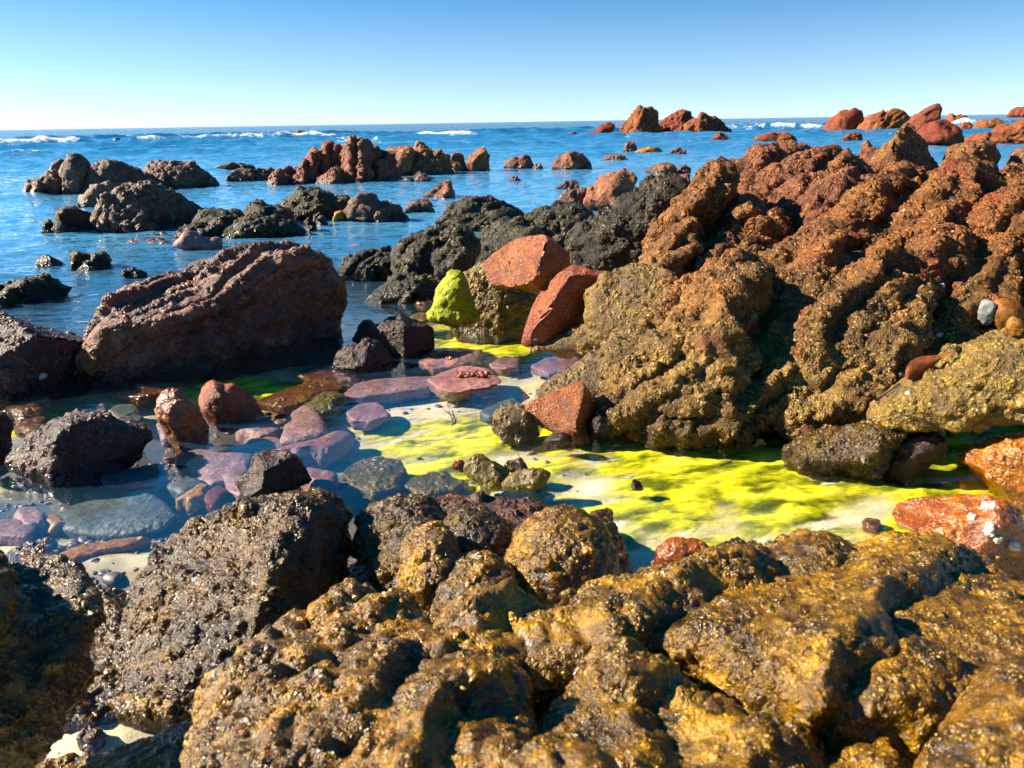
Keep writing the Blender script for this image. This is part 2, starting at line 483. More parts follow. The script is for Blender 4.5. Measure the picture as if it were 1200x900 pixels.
M['mossbrown'] = rockmat('algae_brown_stone', (.05, .032, .006), (.14, .095, .016), (.25, .19, .03), tip=(.34, .27, .05), tipamt=.4, patch=(.3, .3, .02), patchamt=.3, scale=42, lump=.005, rough=.4, cover=.7, wet=0)
M['green'] = rockmat('bright_green_algae', (.16, .19, .003), (.33, .37, .005), (.48, .5, .01), tip=(.66, .66, .03), tipamt=.4, patch=(.16, .13, .012), patchamt=.3, scale=80, lump=.003, rough=.6, spec=.3, cover=.7, wet=0, grain=.6)
M['white'] = rockmat('white_quartz', (.5, .4, .33), (.74, .66, .6), (.84, .79, .75), tip=(.85, .8, .75), tipamt=.3, patch=(.55, .28, .15), patchamt=.3, scale=60, lump=.004, rough=.3, spec=.7, cover=.5, wet=0, grain=.3)
M['shell'] = rockmat('shell_white', (.5, .45, .4), (.68, .64, .6), (.8, .77, .74), tip=(.85, .8, .75), tipamt=.2, patch=(.5, .36, .25), patchamt=.2, scale=150, lump=.0006, rough=.4, cover=.5, wet=0, grain=.3)
M['greystone'] = rockmat('pale_grey_stone', (.12, .125, .12), (.2, .21, .205), (.3, .31, .3), tip=(.36, .36, .34), tipamt=.3, patch=(.3, .25, .2), patchamt=.2, scale=90, lump=.002, rough=.6, cover=.6, wet=0, grain=.4)

def plainmat(name, c, rough=.6, var=.25, scale=60):
    t = NT(name)
    co = t.n('ShaderNodeTexCoord').outputs['Object']
    f = t.noise(co, scale, 5).outputs[0]
    col = t.ramp(f, [(.3, tuple(v * (1 - var) for v in c)), (.7, tuple(min(1, v * (1 + var)) for v in c))])
    bp = t.n('ShaderNodeBump', {'Height': f, 'Strength': .4, 'Distance': .004})
    bs = t.n('ShaderNodeBsdfPrincipled', {'Base Color': col, 'Roughness': rough, 'Normal': bp.outputs[0]})
    t.set(t.out.inputs['Surface'], bs)
    return t.m
M['twig'] = plainmat('dark_twig', (.025, .02, .018))
M['leaf'] = plainmat('dry_leaf', (.3, .085, .025), .45, .6, 45)
M['weed'] = plainmat('red_seaweed', (.2, .05, .015), .35)
M['palefrond'] = plainmat('pale_frond', (.62, .66, .4), .6)
# ------------------------------------------------------------------ light and sky
SUN_EL, SUN_AZ = math.radians(31), math.radians(84)      # azimuth to the left of the view axis
sdir = Vector((-math.cos(SUN_EL) * math.sin(SUN_AZ), math.cos(SUN_EL) * math.cos(SUN_AZ), math.sin(SUN_EL)))
sun_d = bpy.data.lights.new('sun', 'SUN')
sun_d.energy = 5.0; sun_d.angle = math.radians(0.5); sun_d.color = (1.0, .87, .68)
sun = bpy.data.objects.new('sun', sun_d); COL.objects.link(sun)
sun.rotation_euler = (-sdir).to_track_quat('-Z', 'Y').to_euler()
sun.location = sdir * 50

wd = bpy.data.worlds.new("World"); sc.world = wd; wd.use_nodes = True
nt = wd.node_tree; nt.nodes.clear()
wo = nt.nodes.new('ShaderNodeOutputWorld'); bg = nt.nodes.new('ShaderNodeBackground')
sky = nt.nodes.new('ShaderNodeTexSky'); sky.sky_type = 'NISHITA'; sky.sun_disc = False
sky.sun_elevation = SUN_EL; sky.sun_rotation = -SUN_AZ
sky.air_density = 1.0; sky.dust_density = 0.3; sky.ozone_density = 4.0; sky.altitude = 0
tc = nt.nodes.new('ShaderNodeTexCoord')
mp = nt.nodes.new('ShaderNodeMapping'); mp.inputs['Scale'].default_value = (1, 1, 2.0); mp.inputs['Location'].default_value = (0, 0, .06)
nm = nt.nodes.new('ShaderNodeVectorMath'); nm.operation = 'NORMALIZE'
hs = nt.nodes.new('ShaderNodeHueSaturation'); hs.inputs['Saturation'].default_value = 1.25; hs.inputs['Hue'].default_value = .489
L = nt.links.new
sx = nt.nodes.new('ShaderNodeSeparateXYZ'); L(tc.outputs['Generated'], sx.inputs[0])
mr = nt.nodes.new('ShaderNodeMapRange'); mr.inputs[1].default_value = 0.0; mr.inputs[2].default_value = .2; mr.inputs[3].default_value = .8; mr.inputs[4].default_value = 1.4
L(sx.outputs[2], mr.inputs[0]); L(mr.outputs[0], hs.inputs['Saturation'])
L(tc.outputs['Generated'], mp.inputs['Vector']); L(mp.outputs[0], nm.inputs[0]); L(nm.outputs[0], sky.inputs['Vector'])
L(sky.outputs[0], hs.inputs['Color']); L(hs.outputs[0], bg.inputs['Color']); L(bg.outputs[0], wo.inputs['Surface'])
bg.inputs['Strength'].default_value = 0.06

vs = sc.view_settings
vs.view_transform = 'Standard'; vs.look = 'None'; vs.gamma = 1.0; vs.exposure = 1.75; vs.use_curve_mapping = False
sc.cycles.max_bounces = 5; sc.cycles.diffuse_bounces = 2; sc.cycles.glossy_bounces = 3; sc.cycles.transparent_max_bounces = 10
sc.cycles.caustics_reflective = False; sc.cycles.caustics_refractive = False
sc.cycles.use_denoising = True; sc.cycles.use_adaptive_sampling = True; sc.cycles.adaptive_threshold = 0.03

# ------------------------------------------------------------------ ground: one sheet from under the lens to the horizon
def to_px(v):
    q = (np.asarray(v) - C0) @ ROT
    z = np.minimum(q[:, 2], -1e-3)
    return np.stack([W0 / 2 + FPX * q[:, 0] / -z, H0 / 2 - FPX * q[:, 1] / -z], 1)

def fan(rows, a0, a1, n):
    """sheet of rings round the viewpoint"""
    an = np.linspace(a0, a1, n)
    r = np.asarray(rows)
    X = r[:, None] * np.sin(an)[None]; Y = r[:, None] * np.cos(an)[None]
    v = np.stack([X.ravel(), Y.ravel(), np.zeros(X.size)], 1)
    i = np.arange(len(r) - 1)[:, None] * n + np.arange(n - 1)[None]
    i = i.ravel()
    f = np.stack([i, i + 1, i + n + 1, i + n], 1)
    return v, f

def blobs(px, lst):
    m = np.zeros(len(px))
    for (x, y, rx, ry, s) in lst:
        g = np.exp(-(((px[:, 0] - x) / rx) ** 2 + ((px[:, 1] - y) / ry) ** 2) * .7)
        m = np.maximum(m, s * g) if s > 0 else m * (1 + s * g)
    return m

def bed_height(v):
    px = to_px(np.stack([v[:, 0], v[:, 1], np.full(len(v), -.05)], 1))
    Y = v[:, 1]; r = np.hypot(v[:, 0], v[:, 1])
    z = np.full(len(v), -.075)
    z -= .055 * blobs(px, [(250, 520, 210, 70, 1), (470, 420, 120, 40, .9), (60, 470, 140, 40, .6)])
    z += .062 * blobs(px, [(130, 668, 260, 26, 1), (330, 610, 60, 30, .7), (120, 850, 90, 60, .95), (640, 540, 60, 20, .3), (880, 590, 160, 40, .35)])
    z -= .45 * sstep(4.6, 8, r) + 2.6 * sstep(8, 40, r)
    z += .012 * fbm(np.stack([v[:, 0] * 4, v[:, 1] * 7, 0 * Y], 1), 4) * (r < 30)
    z = np.where(px[:, 1] > 1e5, z, z)
    return z, px

rows = np.concatenate([np.linspace(.05, .9, 12), np.linspace(.93, 6.0, 620), np.geomspace(6.1, 6000, 90)])
v, f = fan(rows, math.radians(-80), math.radians(80), 760)
z, px = bed_height(v)
v[:, 2] = z
me = mesh_np('sand', v, f)
q = np.stack([v[:, 0] * 3.0 + v[:, 1] * 1.2, v[:, 1] * 9.0 - v[:, 0] * 3.5, np.zeros(len(v))], 1)
nz = fbm(q, 5, .6)
nz2 = fbm(q * .55 + 31, 4, .55)
inside = blobs(px, [(860, 560, 230, 75, 1.25), (1040, 490, 190, 30, 1.1), (1130, 590, 130, 45, 1.1), (1100, 530, 120, 30, 1.1), (760, 640, 120, 25, 1.0), (620, 600, 90, 30, .9), (560, 520, 190, 60, 1.1), (480, 505, 120, 45, 1.1), (610, 392, 120, 34, 1.25), (560, 360, 50, 25, 1.2),
                    (290, 454, 160, 18, 1.5), (50, 488, 120, 20, 1.3), (230, 478, 50, 20, .8), (10, 560, 40, 30, .6), (700, 640, 140, 40, .8), (1180, 690, 60, 30, 1),
                    (560, 430, 40, 12, .6), (640, 420, 70, 20, .8), (300, 600, 60, 20, .45), (190, 690, 120, 20, .3), (470, 470, 200, 12, -.7), (250, 540, 160, 40, -.9), (260, 505, 110, 30, -1)])
alg = np.clip(inside, 0, 1.2) * sstep(-.6, .22, nz + .5 * (np.clip(inside, 0, 1.2) - .8) + .25 * nz2)
alg *= 1 - .85 * blobs(px, [(690, 566, 34, 14, 1), (600, 532, 50, 12, .9), (745, 650, 40, 20, .8), (850, 600, 30, 30, .7), (950, 640, 60, 14, .6), (1010, 590, 40, 12, .6), (860, 470, 1, 1, 0), (130, 480, 40, 18, .9)])
alg = np.clip(alg, 0, 1)
silt = blobs(px, [(60, 385, 170, 55, 1.3), (250, 340, 330, 50, 1.3), (130, 745, 70, 45, 1.2), (420, 640, 120, 60, 1.1), (300, 500, 110, 34, 1.0), (230, 545, 220, 50, 1.1), (120, 590, 200, 28, .9), (60, 480, 60, 30, .7), (330, 490, 100, 16, .8), (470, 425, 90, 22, 1.0), (640, 370, 100, 16, .9), (430, 350, 120, 30, .8), (140, 478, 34, 16, -1), (460, 520, 90, 40, -.8), (60, 600, 60, 8, -.5)]) * sstep(-1.1, -.45, fbm(q * 1.1 + 17, 4, .6))
silt = np.clip(silt * 2.4, 0, 1) * (1 - .9 * alg)
grit = blobs(px, [(520, 478, 110, 14, .7), (450, 440, 90, 20, .6), (600, 470, 60, 20, .6), (250, 540, 220, 50, .55), (400, 545, 60, 25, .5)]) * sstep(-.1, .35, fbm(q * 2.2 + 7, 5, .65))
grit = np.clip(np.maximum(grit, silt), 0, 1)
ochre = blobs(px, [(110, 650, 190, 32, .9), (180, 455, 60, 10, .8), (60, 475, 70, 12, .7), (330, 610, 90, 16, .6), (210, 690, 120, 22, .8), (90, 800, 120, 50, .5), (700, 385, 90, 14, .6), (650, 395, 80, 12, .8), (410, 455, 60, 20, .9), (340, 470, 80, 14, .8)]) * sstep(-.1, .25, fbm(q * 1.3 + 3, 4, .6))
for nm_, a in (('algae', alg), ('grit', grit), ('ochre', ochre)):
    at = me.attributes.new(nm_, 'FLOAT', 'POINT'); at.data.foreach_set('value', a.astype(np.float32))

t = NT('wet_sand')
co = t.n('ShaderNodeTexCoord').outputs['Object']
A = lambda n: t.n('ShaderNodeAttribute', attribute_name=n).outputs['Fac']
n1 = t.noise(co, 9, 6, .6).outputs[0]; n2 = t.noise(co, 160, 3, .6).outputs[0]
sand = t.ramp(n1, [(.32, (.52, .41, .24)), (.5, (.68, .56, .35)), (.68, (.8, .69, .48))])
sand = t.mix(t.math('MULTIPLY', t.rng(n2, .52, .75), .35), sand, (.2, .15, .1))
sand = t.mix(A('grit'), sand, t.ramp(n2, [(.35, (.012, .016, .02)), (.65, (.05, .05, .052))]))
och = t.ramp(t.noise(co, 22, 5, .6).outputs[0], [(.35, (.1, .05, .015)), (.5, (.33, .16, .02)), (.68, (.5, .3, .06))])
sand = t.mix(A('ochre'), sand, och)
vx = t.n('ShaderNodeTexVoronoi', {'Vector': co, 'Scale': 95.0}, feature='F1')
cell = t.n('ShaderNodeSeparateColor', {0: vx.outputs['Color']}).outputs[0]
dots = t.math('MULTIPLY', t.math('GREATER_THAN', cell, .955), t.math('LESS_THAN', vx.outputs['Distance'], .3))
sand = t.mix(dots, sand, (.09, .055, .03))
bpn = t.n('ShaderNodeBump', {'Height': t.math('ADD', n1, t.math('MULTIPLY', n2, .3)), 'Strength': .5, 'Distance': .01})
bs = t.n('ShaderNodeBsdfPrincipled', {'Base Color': sand, 'Roughness': .75, 'Normal': bpn.outputs[0]})
t.set(t.out.inputs['Surface'], bs)
sand_ob = link('ground', me, t.m, kind='structure', recenter=False)

# soft algae growing over the sand: an uneven mat, thick where the growth is dense
keep = (rows > .93) & (rows < 6.0)
sel = np.repeat(keep, 760)
idx = -np.ones(len(v), int); idx[sel] = np.arange(sel.sum())
fa = f[(sel[f]).all(1)]
fa = fa[(alg[fa] > .02).any(1)]
used = np.unique(fa); idx[:] = -1; idx[used] = np.arange(len(used))
va = v[used].copy()
lump_ = fbm(np.stack([va[:, 0] * 9, va[:, 1] * 16, 0 * va[:, 0]], 1), 4, .6)
clump = fbm(np.stack([va[:, 0] * 5 + va[:, 1] * 2 + 40, va[:, 1] * 12 - va[:, 0] * 3, 0 * va[:, 0] + 3], 1), 4, .6)
va[:, 2] += -.004 + alg[used] * (.018 + .016 * lump_ + .010 * clump)
va[:, 2] = np.minimum(va[:, 2], np.where(to_px(va)[:, 1] < 400, .004, -.014))
ma = mesh_np('algae', va, idx[fa])
at = ma.attributes.new('algae', 'FLOAT', 'POINT'); at.data.foreach_set('value', alg[used].astype(np.float32))
at = ma.attributes.new('clump', 'FLOAT', 'POINT'); at.data.foreach_set('value', np.clip(.5 + clump, 0, 1).astype(np.float32))
t = NT('soft_algae')
co = t.n('ShaderNodeTexCoord').outputs['Object']
A = lambda n: t.n('ShaderNodeAttribute', attribute_name=n).outputs['Fac']
fb = t.noise(t.n('ShaderNodeMapping', {'Vector': co, 'Scale': (60, 150, 60), 'Rotation': (0, 0, .35)}).outputs[0], 1.0, 5, .65).outputs[0]
k = t.math('ADD', t.math('MULTIPLY', A('clump'), .75), t.math('MULTIPLY', fb, .25))
colr = t.ramp(k, [(.3, (.1, .12, .005)), (.42, (.34, .33, .008)), (.54, (.68, .59, .012)), (.75, (.8, .72, .06))])
m0 = t.math('ADD', A('algae'), t.math('MULTIPLY', t.math('SUBTRACT', fb, .5), .55))
mask = t.rng(m0, .1, .8)
bpn = t.n('ShaderNodeBump', {'Height': fb, 'Strength': .6, 'Distance': .006})
df = t.n('ShaderNodeBsdfDiffuse', {'Color': colr, 'Normal': bpn.outputs[0]})
tr = t.n('ShaderNodeBsdfTransparent')
mx = t.n('ShaderNodeMixShader', {0: t.math('MULTIPLY', mask, .96), 1: tr, 2: df})
t.set(t.out.inputs['Surface'], mx)
link('algae_mat', ma, t.m, label='bright yellow green algae spread over the sandy bed of the pools', cat='algae', kind='stuff', recenter=False)

# ------------------------------------------------------------------ sea
rows = np.concatenate([np.linspace(.25, 6, 90), np.geomspace(6.05, 24, 150), np.geomspace(24.2, 130, 260), np.geomspace(131, 9000, 70)])
NA = 760
v, f = fan(rows, math.radians(-62), math.radians(62), NA)
r = np.hypot(v[:, 0], v[:, 1]); az = np.arctan2(v[:, 0], v[:, 1])
q = np.stack([v[:, 0], v[:, 1] * 2.6, 0 * r], 1)
ch = np.stack([v[:, 0] * .55 + v[:, 1] * .05, v[:, 1] * 1.5 - v[:, 0] * .12, 0 * r], 1)
z = sstep(16, 40, r) * (1 - sstep(110, 300, r)) * .17 * fbm(ch, 4, .55)
z += sstep(35, 90, r) * (1 - sstep(400, 900, r)) * .34 * fbm(ch * .4 + 30, 4, .55)
z += sstep(20, 70, r) * .16 * fbm(q * .11 + 50, 3) * (1 - sstep(300, 900, r))
z += sstep(4.6, 10, r) * (1 - sstep(30, 60, r)) * .045 * fbm(ch * 2.6 + 9, 4, .55)
z += sstep(4.0, 6, r) * (1 - sstep(14, 24, r)) * .010 * fbm(ch * 6 + 19, 3, .5)
foam = np.zeros(len(v))
def at_az(x, y=145):
    d = rays([(x, y)])[0]; return math.atan2(d[0], d[1])
# swells and breakers: (pixel span, distance, height, width, foam)
for (xa, xb, d, hgt, wid, fo) in [(-60, 100, 76, .8, 1.9, 1.0), (140, 200, 88, .75, 1.7, .9), (200, 330, 82, .85, 1.8, .8), (310, 400, 78, .9, 2.0, 1.0), (395, 475, 90, .6, 1.7, .5), (478, 565, 72, .85, 2.2, 1.0), (560, 730, 86, .8, 2.2, .12),
                                   (835, 900, 80, .9, 2.0, .75), (880, 975, 88, 1.0, 2.2, .95), (1100, 1180, 82, 1.15, 2.4, 1.0), (1170, 1290, 90, 1.15, 2.4, .7), (-80, 45, 17.5, .10, .45, .55), (-10, 60, 46, .35, 1.1, .75), (60, 440, 42, .36, 1.5, .16),
                                   (390, 450, 33, .5, .8, 1.0), (425, 660, 44, .36, 1.2, .1), (600, 720, 30, .2, 1.0, .35), (640, 960, 58, .5, 1.7, .14), (-200, 300, 60, .5, 1.8, .2), (300, 1300, 66, .4, 1.8, .1), (-60, 430, 118, .6, 1.6, .62), (540, 740, 112, .5, 1.5, .55), (850, 1250, 122, .7, 1.6, .7), (100, 300, 52, .3, 1.0, .4), (640, 900, 36, .2, .8, .35)]:
    a, b = at_az(xa), at_az(xb)
    wob = d * (1 + .018 * perlin(np.stack([az * 22 + d, 0 * az + d, 0 * az], 1)))
    win = sstep(a - .012, a + .02, az) * (1 - sstep(b - .02, b + .012, az))
    s = (r - wob) / wid
    prof = np.where(s < 0, np.exp(-(s * 1.5) ** 2), np.exp(-(s * .75) ** 2))
    z += .78 * hgt * win * prof * (.8 + .35 * perlin(np.stack([az * 60, 0 * az + d * 3, 0 * az], 1)))
    brk = sstep(-.25, .2, perlin(np.stack([az * 90, r * .25 / max(wid, .5), 0 * az + d], 1)) + (fo - .6))
    foam = np.maximum(foam, win * (.45 + .55 * brk) * fo * np.exp(-((s + .25) * 1.9) ** 2))
z += np.clip(foam, 0, 1) * sstep(10, 40, r) * .07 * np.abs(fbm(np.stack([v[:, 0] * 1.6, v[:, 1] * 1.6, 0 * r], 1), 3)) * 2
pxf = to_px(v)
wash = blobs(pxf, [(60, 231, 55, 3, .6), (395, 215, 80, 2.5, .65), (408, 165, 22, 7, .95), (442, 167, 14, 5, .95), (690, 200, 40, 2, .6), (745, 161, 60, 1.6, .75), (610, 199, 34, 2, .5), (1040, 157, 80, 2, .7), (12, 212, 34, 4, .85), (17, 172, 14, 3, .8), (130, 273, 70, 2.5, .4), (740, 186, 50, 3, .5), (830, 165, 60, 3, .6), (560, 203, 40, 2, .5), (215, 222, 50, 2.5, .5)])
foam = np.maximum(foam, wash * (r > 8) * sstep(-.25, .3, fbm(np.stack([v[:, 0] * 3, v[:, 1] * 3, 0 * r], 1), 3)))
caps = sstep(.25, .5, fbm(q * np.array([.3, .9, 1]) + 77, 4, .6)) * sstep(18, 40, r) * (1 - sstep(200, 500, r))
foam = np.clip(np.maximum(foam, caps * .7), 0, 1)
v[:, 2] = z * (1 - sstep(600, 1500, r))
pxs = to_px(v)
hz = blobs(pxs, [(230, 535, 220, 45, 1), (110, 600, 200, 40, .9), (470, 425, 100, 22, 1), (420, 370, 60, 40, 1), (60, 400, 120, 60, .8), (560, 420, 60, 16, .6)]) * (r < 8)  # pool areas where reflected sky is painted into the water as blue haze
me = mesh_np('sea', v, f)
at = me.attributes.new('sky_haze', 'FLOAT', 'POINT'); at.data.foreach_set('value', hz.astype(np.float32))
at = me.attributes.new('foam', 'FLOAT', 'POINT'); at.data.foreach_set('value', foam.astype(np.float32))
at = me.attributes.new('reach', 'FLOAT', 'POINT'); at.data.foreach_set('value', r.astype(np.float32))
t = NT('sea_water')
co = t.n('ShaderNodeTexCoord').outputs['Object']
A = lambda n: t.n('ShaderNodeAttribute', attribute_name=n).outputs['Fac']
R = A('reach')
def wav(sx, sy, det=3, rot=.1):
    return t.noise(t.n('ShaderNodeMapping', {'Vector': co, 'Scale': (sx, sy, 1), 'Rotation': (0, 0, rot)}).outputs[0], 1.0, det, .55, .3).outputs[0]
h = t.math('MULTIPLY', wav(4, 9, 3), t.rng(R, 2.0, 7, .003, .016))
h = t.math('ADD', h, t.math('MULTIPLY', wav(1.1, 2.8, 4, -.12), t.rng(R, 4.2, 12, .0, .075)))
h = t.math('ADD', h, t.math('MULTIPLY', wav(.5, 1.2, 5, .06), t.rng(R, 12, 40, .0, .2)))
bpn = t.n('ShaderNodeBump', {'Height': h, 'Strength': 1.0, 'Distance': 1.4})
ing = t.n('ShaderNodeNewGeometry').outputs['Incoming']
cs = t.math('ABSOLUTE', t.n('ShaderNodeVectorMath', {0: bpn.outputs[0], 1: ing}, operation='DOT_PRODUCT').outputs['Value'])
fr = t.math('ADD', .04, t.math('MULTIPLY', .96, t.math('POWER', t.math('SUBTRACT', 1.0, cs, 0, True), 4.2)))
gl = t.n('ShaderNodeBsdfGlossy', {'Color': (1, 1, 1), 'Roughness': t.rng(R, 4, 60, .015, .12), 'Normal': bpn.outputs[0]})
deep = t.rng(R, 4.1, 12, 0, 1)
tr = t.n('ShaderNodeBsdfTransparent', {'Color': (.92, .96, .97)})
patch = t.noise(t.n('ShaderNodeMapping', {'Vector': co, 'Scale': (.06, .22, 1)}).outputs[0], 1.0, 3, .5).outputs[0]
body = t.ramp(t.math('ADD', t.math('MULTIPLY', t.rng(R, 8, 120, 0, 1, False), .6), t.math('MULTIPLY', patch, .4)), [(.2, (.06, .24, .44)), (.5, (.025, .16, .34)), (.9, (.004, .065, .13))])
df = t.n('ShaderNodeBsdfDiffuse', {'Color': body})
inner = t.n('ShaderNodeMixShader', {0: t.math('MAXIMUM', t.math('MULTIPLY', deep, .97), t.math('MULTIPLY', A('sky_haze'), .08)), 1: tr, 2: df})
w = t.n('ShaderNodeMixShader', {0: fr, 1: inner, 2: gl})
fn = t.noise(t.n('ShaderNodeMapping', {'Vector': co, 'Scale': (1, 2, 2)}).outputs[0], 3.0, 8, .78).outputs[0]
fm = t.rng(t.math('ADD', t.math('MULTIPLY', A('foam'), .8), t.math('MULTIPLY', t.math('SUBTRACT', fn, .5), 2.6)), .5, .85)
fd = t.n('ShaderNodeBsdfDiffuse', {'Color': (.82, .84, .85)})
w = t.n('ShaderNodeMixShader', {0: fm, 1: w, 2: fd})
t.set(t.out.inputs['Surface'], w)
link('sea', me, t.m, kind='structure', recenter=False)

# small gravel on the pool bed
rg = np.random.default_rng(5)
S3, f3 = ico(2)
vs_, fs_, o_ = [], [], 0
areas = [(230, 545, 230, 40, 520), (110, 615, 150, 40, 420), (470, 440, 120, 30, 240), (330, 475, 130, 14, 160), (620, 505, 90, 30, 160), (300, 605, 60, 14, 140), (560, 560, 110, 25, 90), (930, 500, 160, 12, 80), (80, 700, 120, 30, 160)]
for (ax, ay, rx, ry, cnt) in areas:
    for k in range(cnt):
        x, y = rg.normal(ax, rx * .55), rg.normal(ay, ry * .55)
        if y < 330: continue
        p_ = on_level(x, y, -.06)
        zb = bed_height(np.array([[p_[0], p_[1], 0.0]]))[0][0]
        s_ = float(np.exp(rg.normal(-4.9, .5)))
        sh = np.array([s_ * rg.uniform(.8, 1.7), s_ * rg.uniform(.7, 1.2), s_ * rg.uniform(.35, .7)])
        a_ = rg.uniform(0, 6.28); ca, sa = math.cos(a_), math.sin(a_)
        w_ = cut_facets(S3.copy(), 5, rg, .55, .9) * sh
        w_ = np.stack([w_[:, 0] * ca - w_[:, 1] * sa, w_[:, 0] * sa + w_[:, 1] * ca, w_[:, 2]], 1)
        vs_.append(w_ + np.array([p_[0], p_[1], zb + sh[2] * .35])); fs_.append(f3 + o_); o_ += len(w_)
mg = mesh_np('gravel', np.concatenate(vs_), np.concatenate(fs_))
t = NT('mixed_gravel')
co = t.n('ShaderNodeTexCoord').outputs['Object']
vx = t.n('ShaderNodeTexVoronoi', {'Vector': co, 'Scale': 38.0})
cl = t.n('ShaderNodeSeparateColor', {0: vx.outputs['Color']}).outputs[0]
colr = t.ramp(cl, [(.0, (.03, .025, .025)), (.3, (.12, .055, .05)), (.55, (.06, .06, .055)), (.75, (.2, .1, .075)), (1.0, (.3, .22, .13))])
bs = t.n('ShaderNodeBsdfPrincipled', {'Base Color': colr, 'Roughness': .5})
t.set(t.out.inputs['Surface'], bs)
link('gravel', mg, t.m, label='mixed dark and reddish gravel strewn over the pool bed', cat='gravel', kind='stuff')
# ------------------------------------------------------------------ rocks
_cnt = [0]
def rock(name, label, mat, poly, b=None, d=None, T=.8, lean=0.0, skew=0.0, p=2.3, back=None, cuts=0, planes=(), rough=.10, strata=0.0,
         freq=1.0, billow=0.0, skirt=.15, level=None, group=None, cat='rock', grow=1.03, octv=5, hard=False, ledges=()):
    _cnt[0] += 1; seed = _cnt[0]
    if isinstance(poly, str): poly = P(poly)
    if len(poly) == 2 and isinstance(poly[0], tuple):        # two corners of a box
        (x0, y0), (x1, y1) = poly
        poly = ellipse_poly(x0, x1, y0, y1, seed)
    q = np.array(poly); pw, ph = np.ptp(q[:, 0]), np.ptp(q[:, 1])
    cx = centroid(poly)[0]
    g = d if d else np.hypot(*on_level(cx, b)[:2])
    hw, hh = pw / 2 / FPX * g * 1.03, ph / 2 / FPX * g * 1.03
    th = T * min(hw, hh * 1.8)
    if d is None: g = g + .8 * th
    lv = level or max(4, level_for(max(pw, ph * 1.2)))
    if hard: grow = 1.06; strata = strata or .16; freq = 1.3
    pos, fc, hw, hh = lobe(poly, g, th, lv, lean, skew, p, back * th if back else None, cuts, planes, seed, skirt * 2 * hh, grow)
    me = mesh_np(name, pos, fc)
    s = (hw * hh) ** .5
    roughen(me, s, rough, strata, freq, seed, octv, billow=billow, ledges=ledges)
    return link(name, me, M[mat], label=label, cat=cat, group=group)

def stone(name, label, mat, poly, z=-.05, up=.03, down=.05, sx=0.0, sy=0.0, p=2.6, cuts=5, rough=.05, freq=1.3, level=None, group=None, cat='stone', strata=0.0, grow=1.0):
    """flat stone lying on the bed"""
    _cnt[0] += 1; seed = _cnt[0]
    if isinstance(poly, str): poly = P(poly)
    if len(poly) == 2:
        (x0, y0), (x1, y1) = poly
        poly = ellipse_poly(x0, x1, y0, y1, seed, flat=1.0, jag=.2)
    q = np.array(poly)
    lv = level or level_for(np.ptp(q[:, 0]))
    pos, fc, a, b = flat_lobe(poly, z, up, down, lv, sx, sy, p, cuts, seed, grow=grow)
    me = mesh_np(name, pos, fc)
    roughen(me, min((a * b) ** .5, (up + down) * 2.5), rough, strata, freq, seed, 4)
    return link(name, me, M[mat], label=label, cat=cat, group=group)

FAR = 'red rocks far out in the surf'
MID = 'rocks standing in the shallow sea'
REEF = 'black crusted reef rocks'
OUT = 'crusted outcrop rocks on the right'
POOL = 'loose rocks in the tide pool'
SUBM = 'submerged stones on the pool bed'
FORE = 'wet crusted rocks in front of the pool'

def outcrop(name, label, mat, lobes, voxel, rough=.05, strata=.05, size=.5, freq=1.0, smooth=12, billow=0.0, octv=5, group=OUT, cat='rock', ledges=()):
    _cnt[0] += 1; seed = _cnt[0]
    parts = []
    for L_ in lobes:
        L_ = dict(L_); poly = L_.pop('poly'); poly = P(poly) if isinstance(poly, str) else poly
        if 'z' in L_:
            pos, fc, _, _ = flat_lobe(poly, level=5, seed=seed, **L_)
        else:
            pos, fc, _, _ = lobe(poly, level=5, seed=seed, **L_)
        parts.append((pos, fc))
    me = merged(parts, voxel, smooth)
    roughen(me, size, rough, strata, freq, seed, octv, billow=billow, ledges=ledges)
    return link(name, me, M[mat], label=label, cat=cat, group=group)

# --- far out
R_ = lambda n, l, m, poly, b, **k: rock(n, l, m, poly, b=b, group=FAR, **{**k, 'cuts': k.get('cuts', 6) + 8, 'hard': True})
outcrop('sea_rock', 'tall jagged twin-peaked red rock standing in the sea on the horizon', 'farred', [dict(poly='721,160 728,147 738,137 745,128 751,124 757,129 764,126 770,131 773,144 782,160', d=G(750, 160) + 1.2, T=1.3, skirt=.8, planes=[(.55, -.8, .1, .3), (-.6, -.6, .4, .5)])], .08, rough=.14, strata=.08, size=.9, smooth=3, group=FAR, ledges=[(.9, .2), (2.0, .1)])
outcrop('sea_rock', 'broad sloping red slab behind the far jagged rock group', 'farred', [dict(poly='770,156 772,146 780,138 790,132 800,128 808,131 814,138 812,157', d=G(790, 157) + 3, T=1.2, skirt=.8, planes=[(-.3, -.8, .5, .4), (.8, -.5, .1, .5)])], .09, rough=.08, strata=.08, size=.9, smooth=2, group=FAR, ledges=[(.9, .2), (2.0, .1)])
outcrop('sea_rock', 'dark pointed red rock at the right end of the far group', 'farred', [dict(poly='813,160 816,142 822,131 832,137 845,141 858,152 864,160', d=G(835, 159) + 1.2, T=1.1, skirt=.8, planes=[(.55, -.8, .1, .2)])], .08, rough=.12, strata=.08, size=.8, smooth=3, group=FAR, ledges=[(.9, .2), (2.0, .1)])
R_('sea_rock', 'tilted red wedge in front of the far sloping slab', 'farred', '793,158 803,147 813,140 822,141 824,148 821,158', 159, cuts=8)
R_('sea_rock', 'small orange rock between the far jagged rock and the red wedge', 'farred', '770,158 778,151 785,150 786,158', 159, cuts=6)
R_('sea_rock', 'low red rock with a raised right end left of the far jagged rock', 'farred', '680,160 685,155 699,152 706,146 714,144 719,149 721,160', 160, cuts=7)
R_('sea_rock', 'smallest red knob at the left end of the far rock group', 'farred', '667,161 669,156 674,155 679,161', 161, cuts=5)
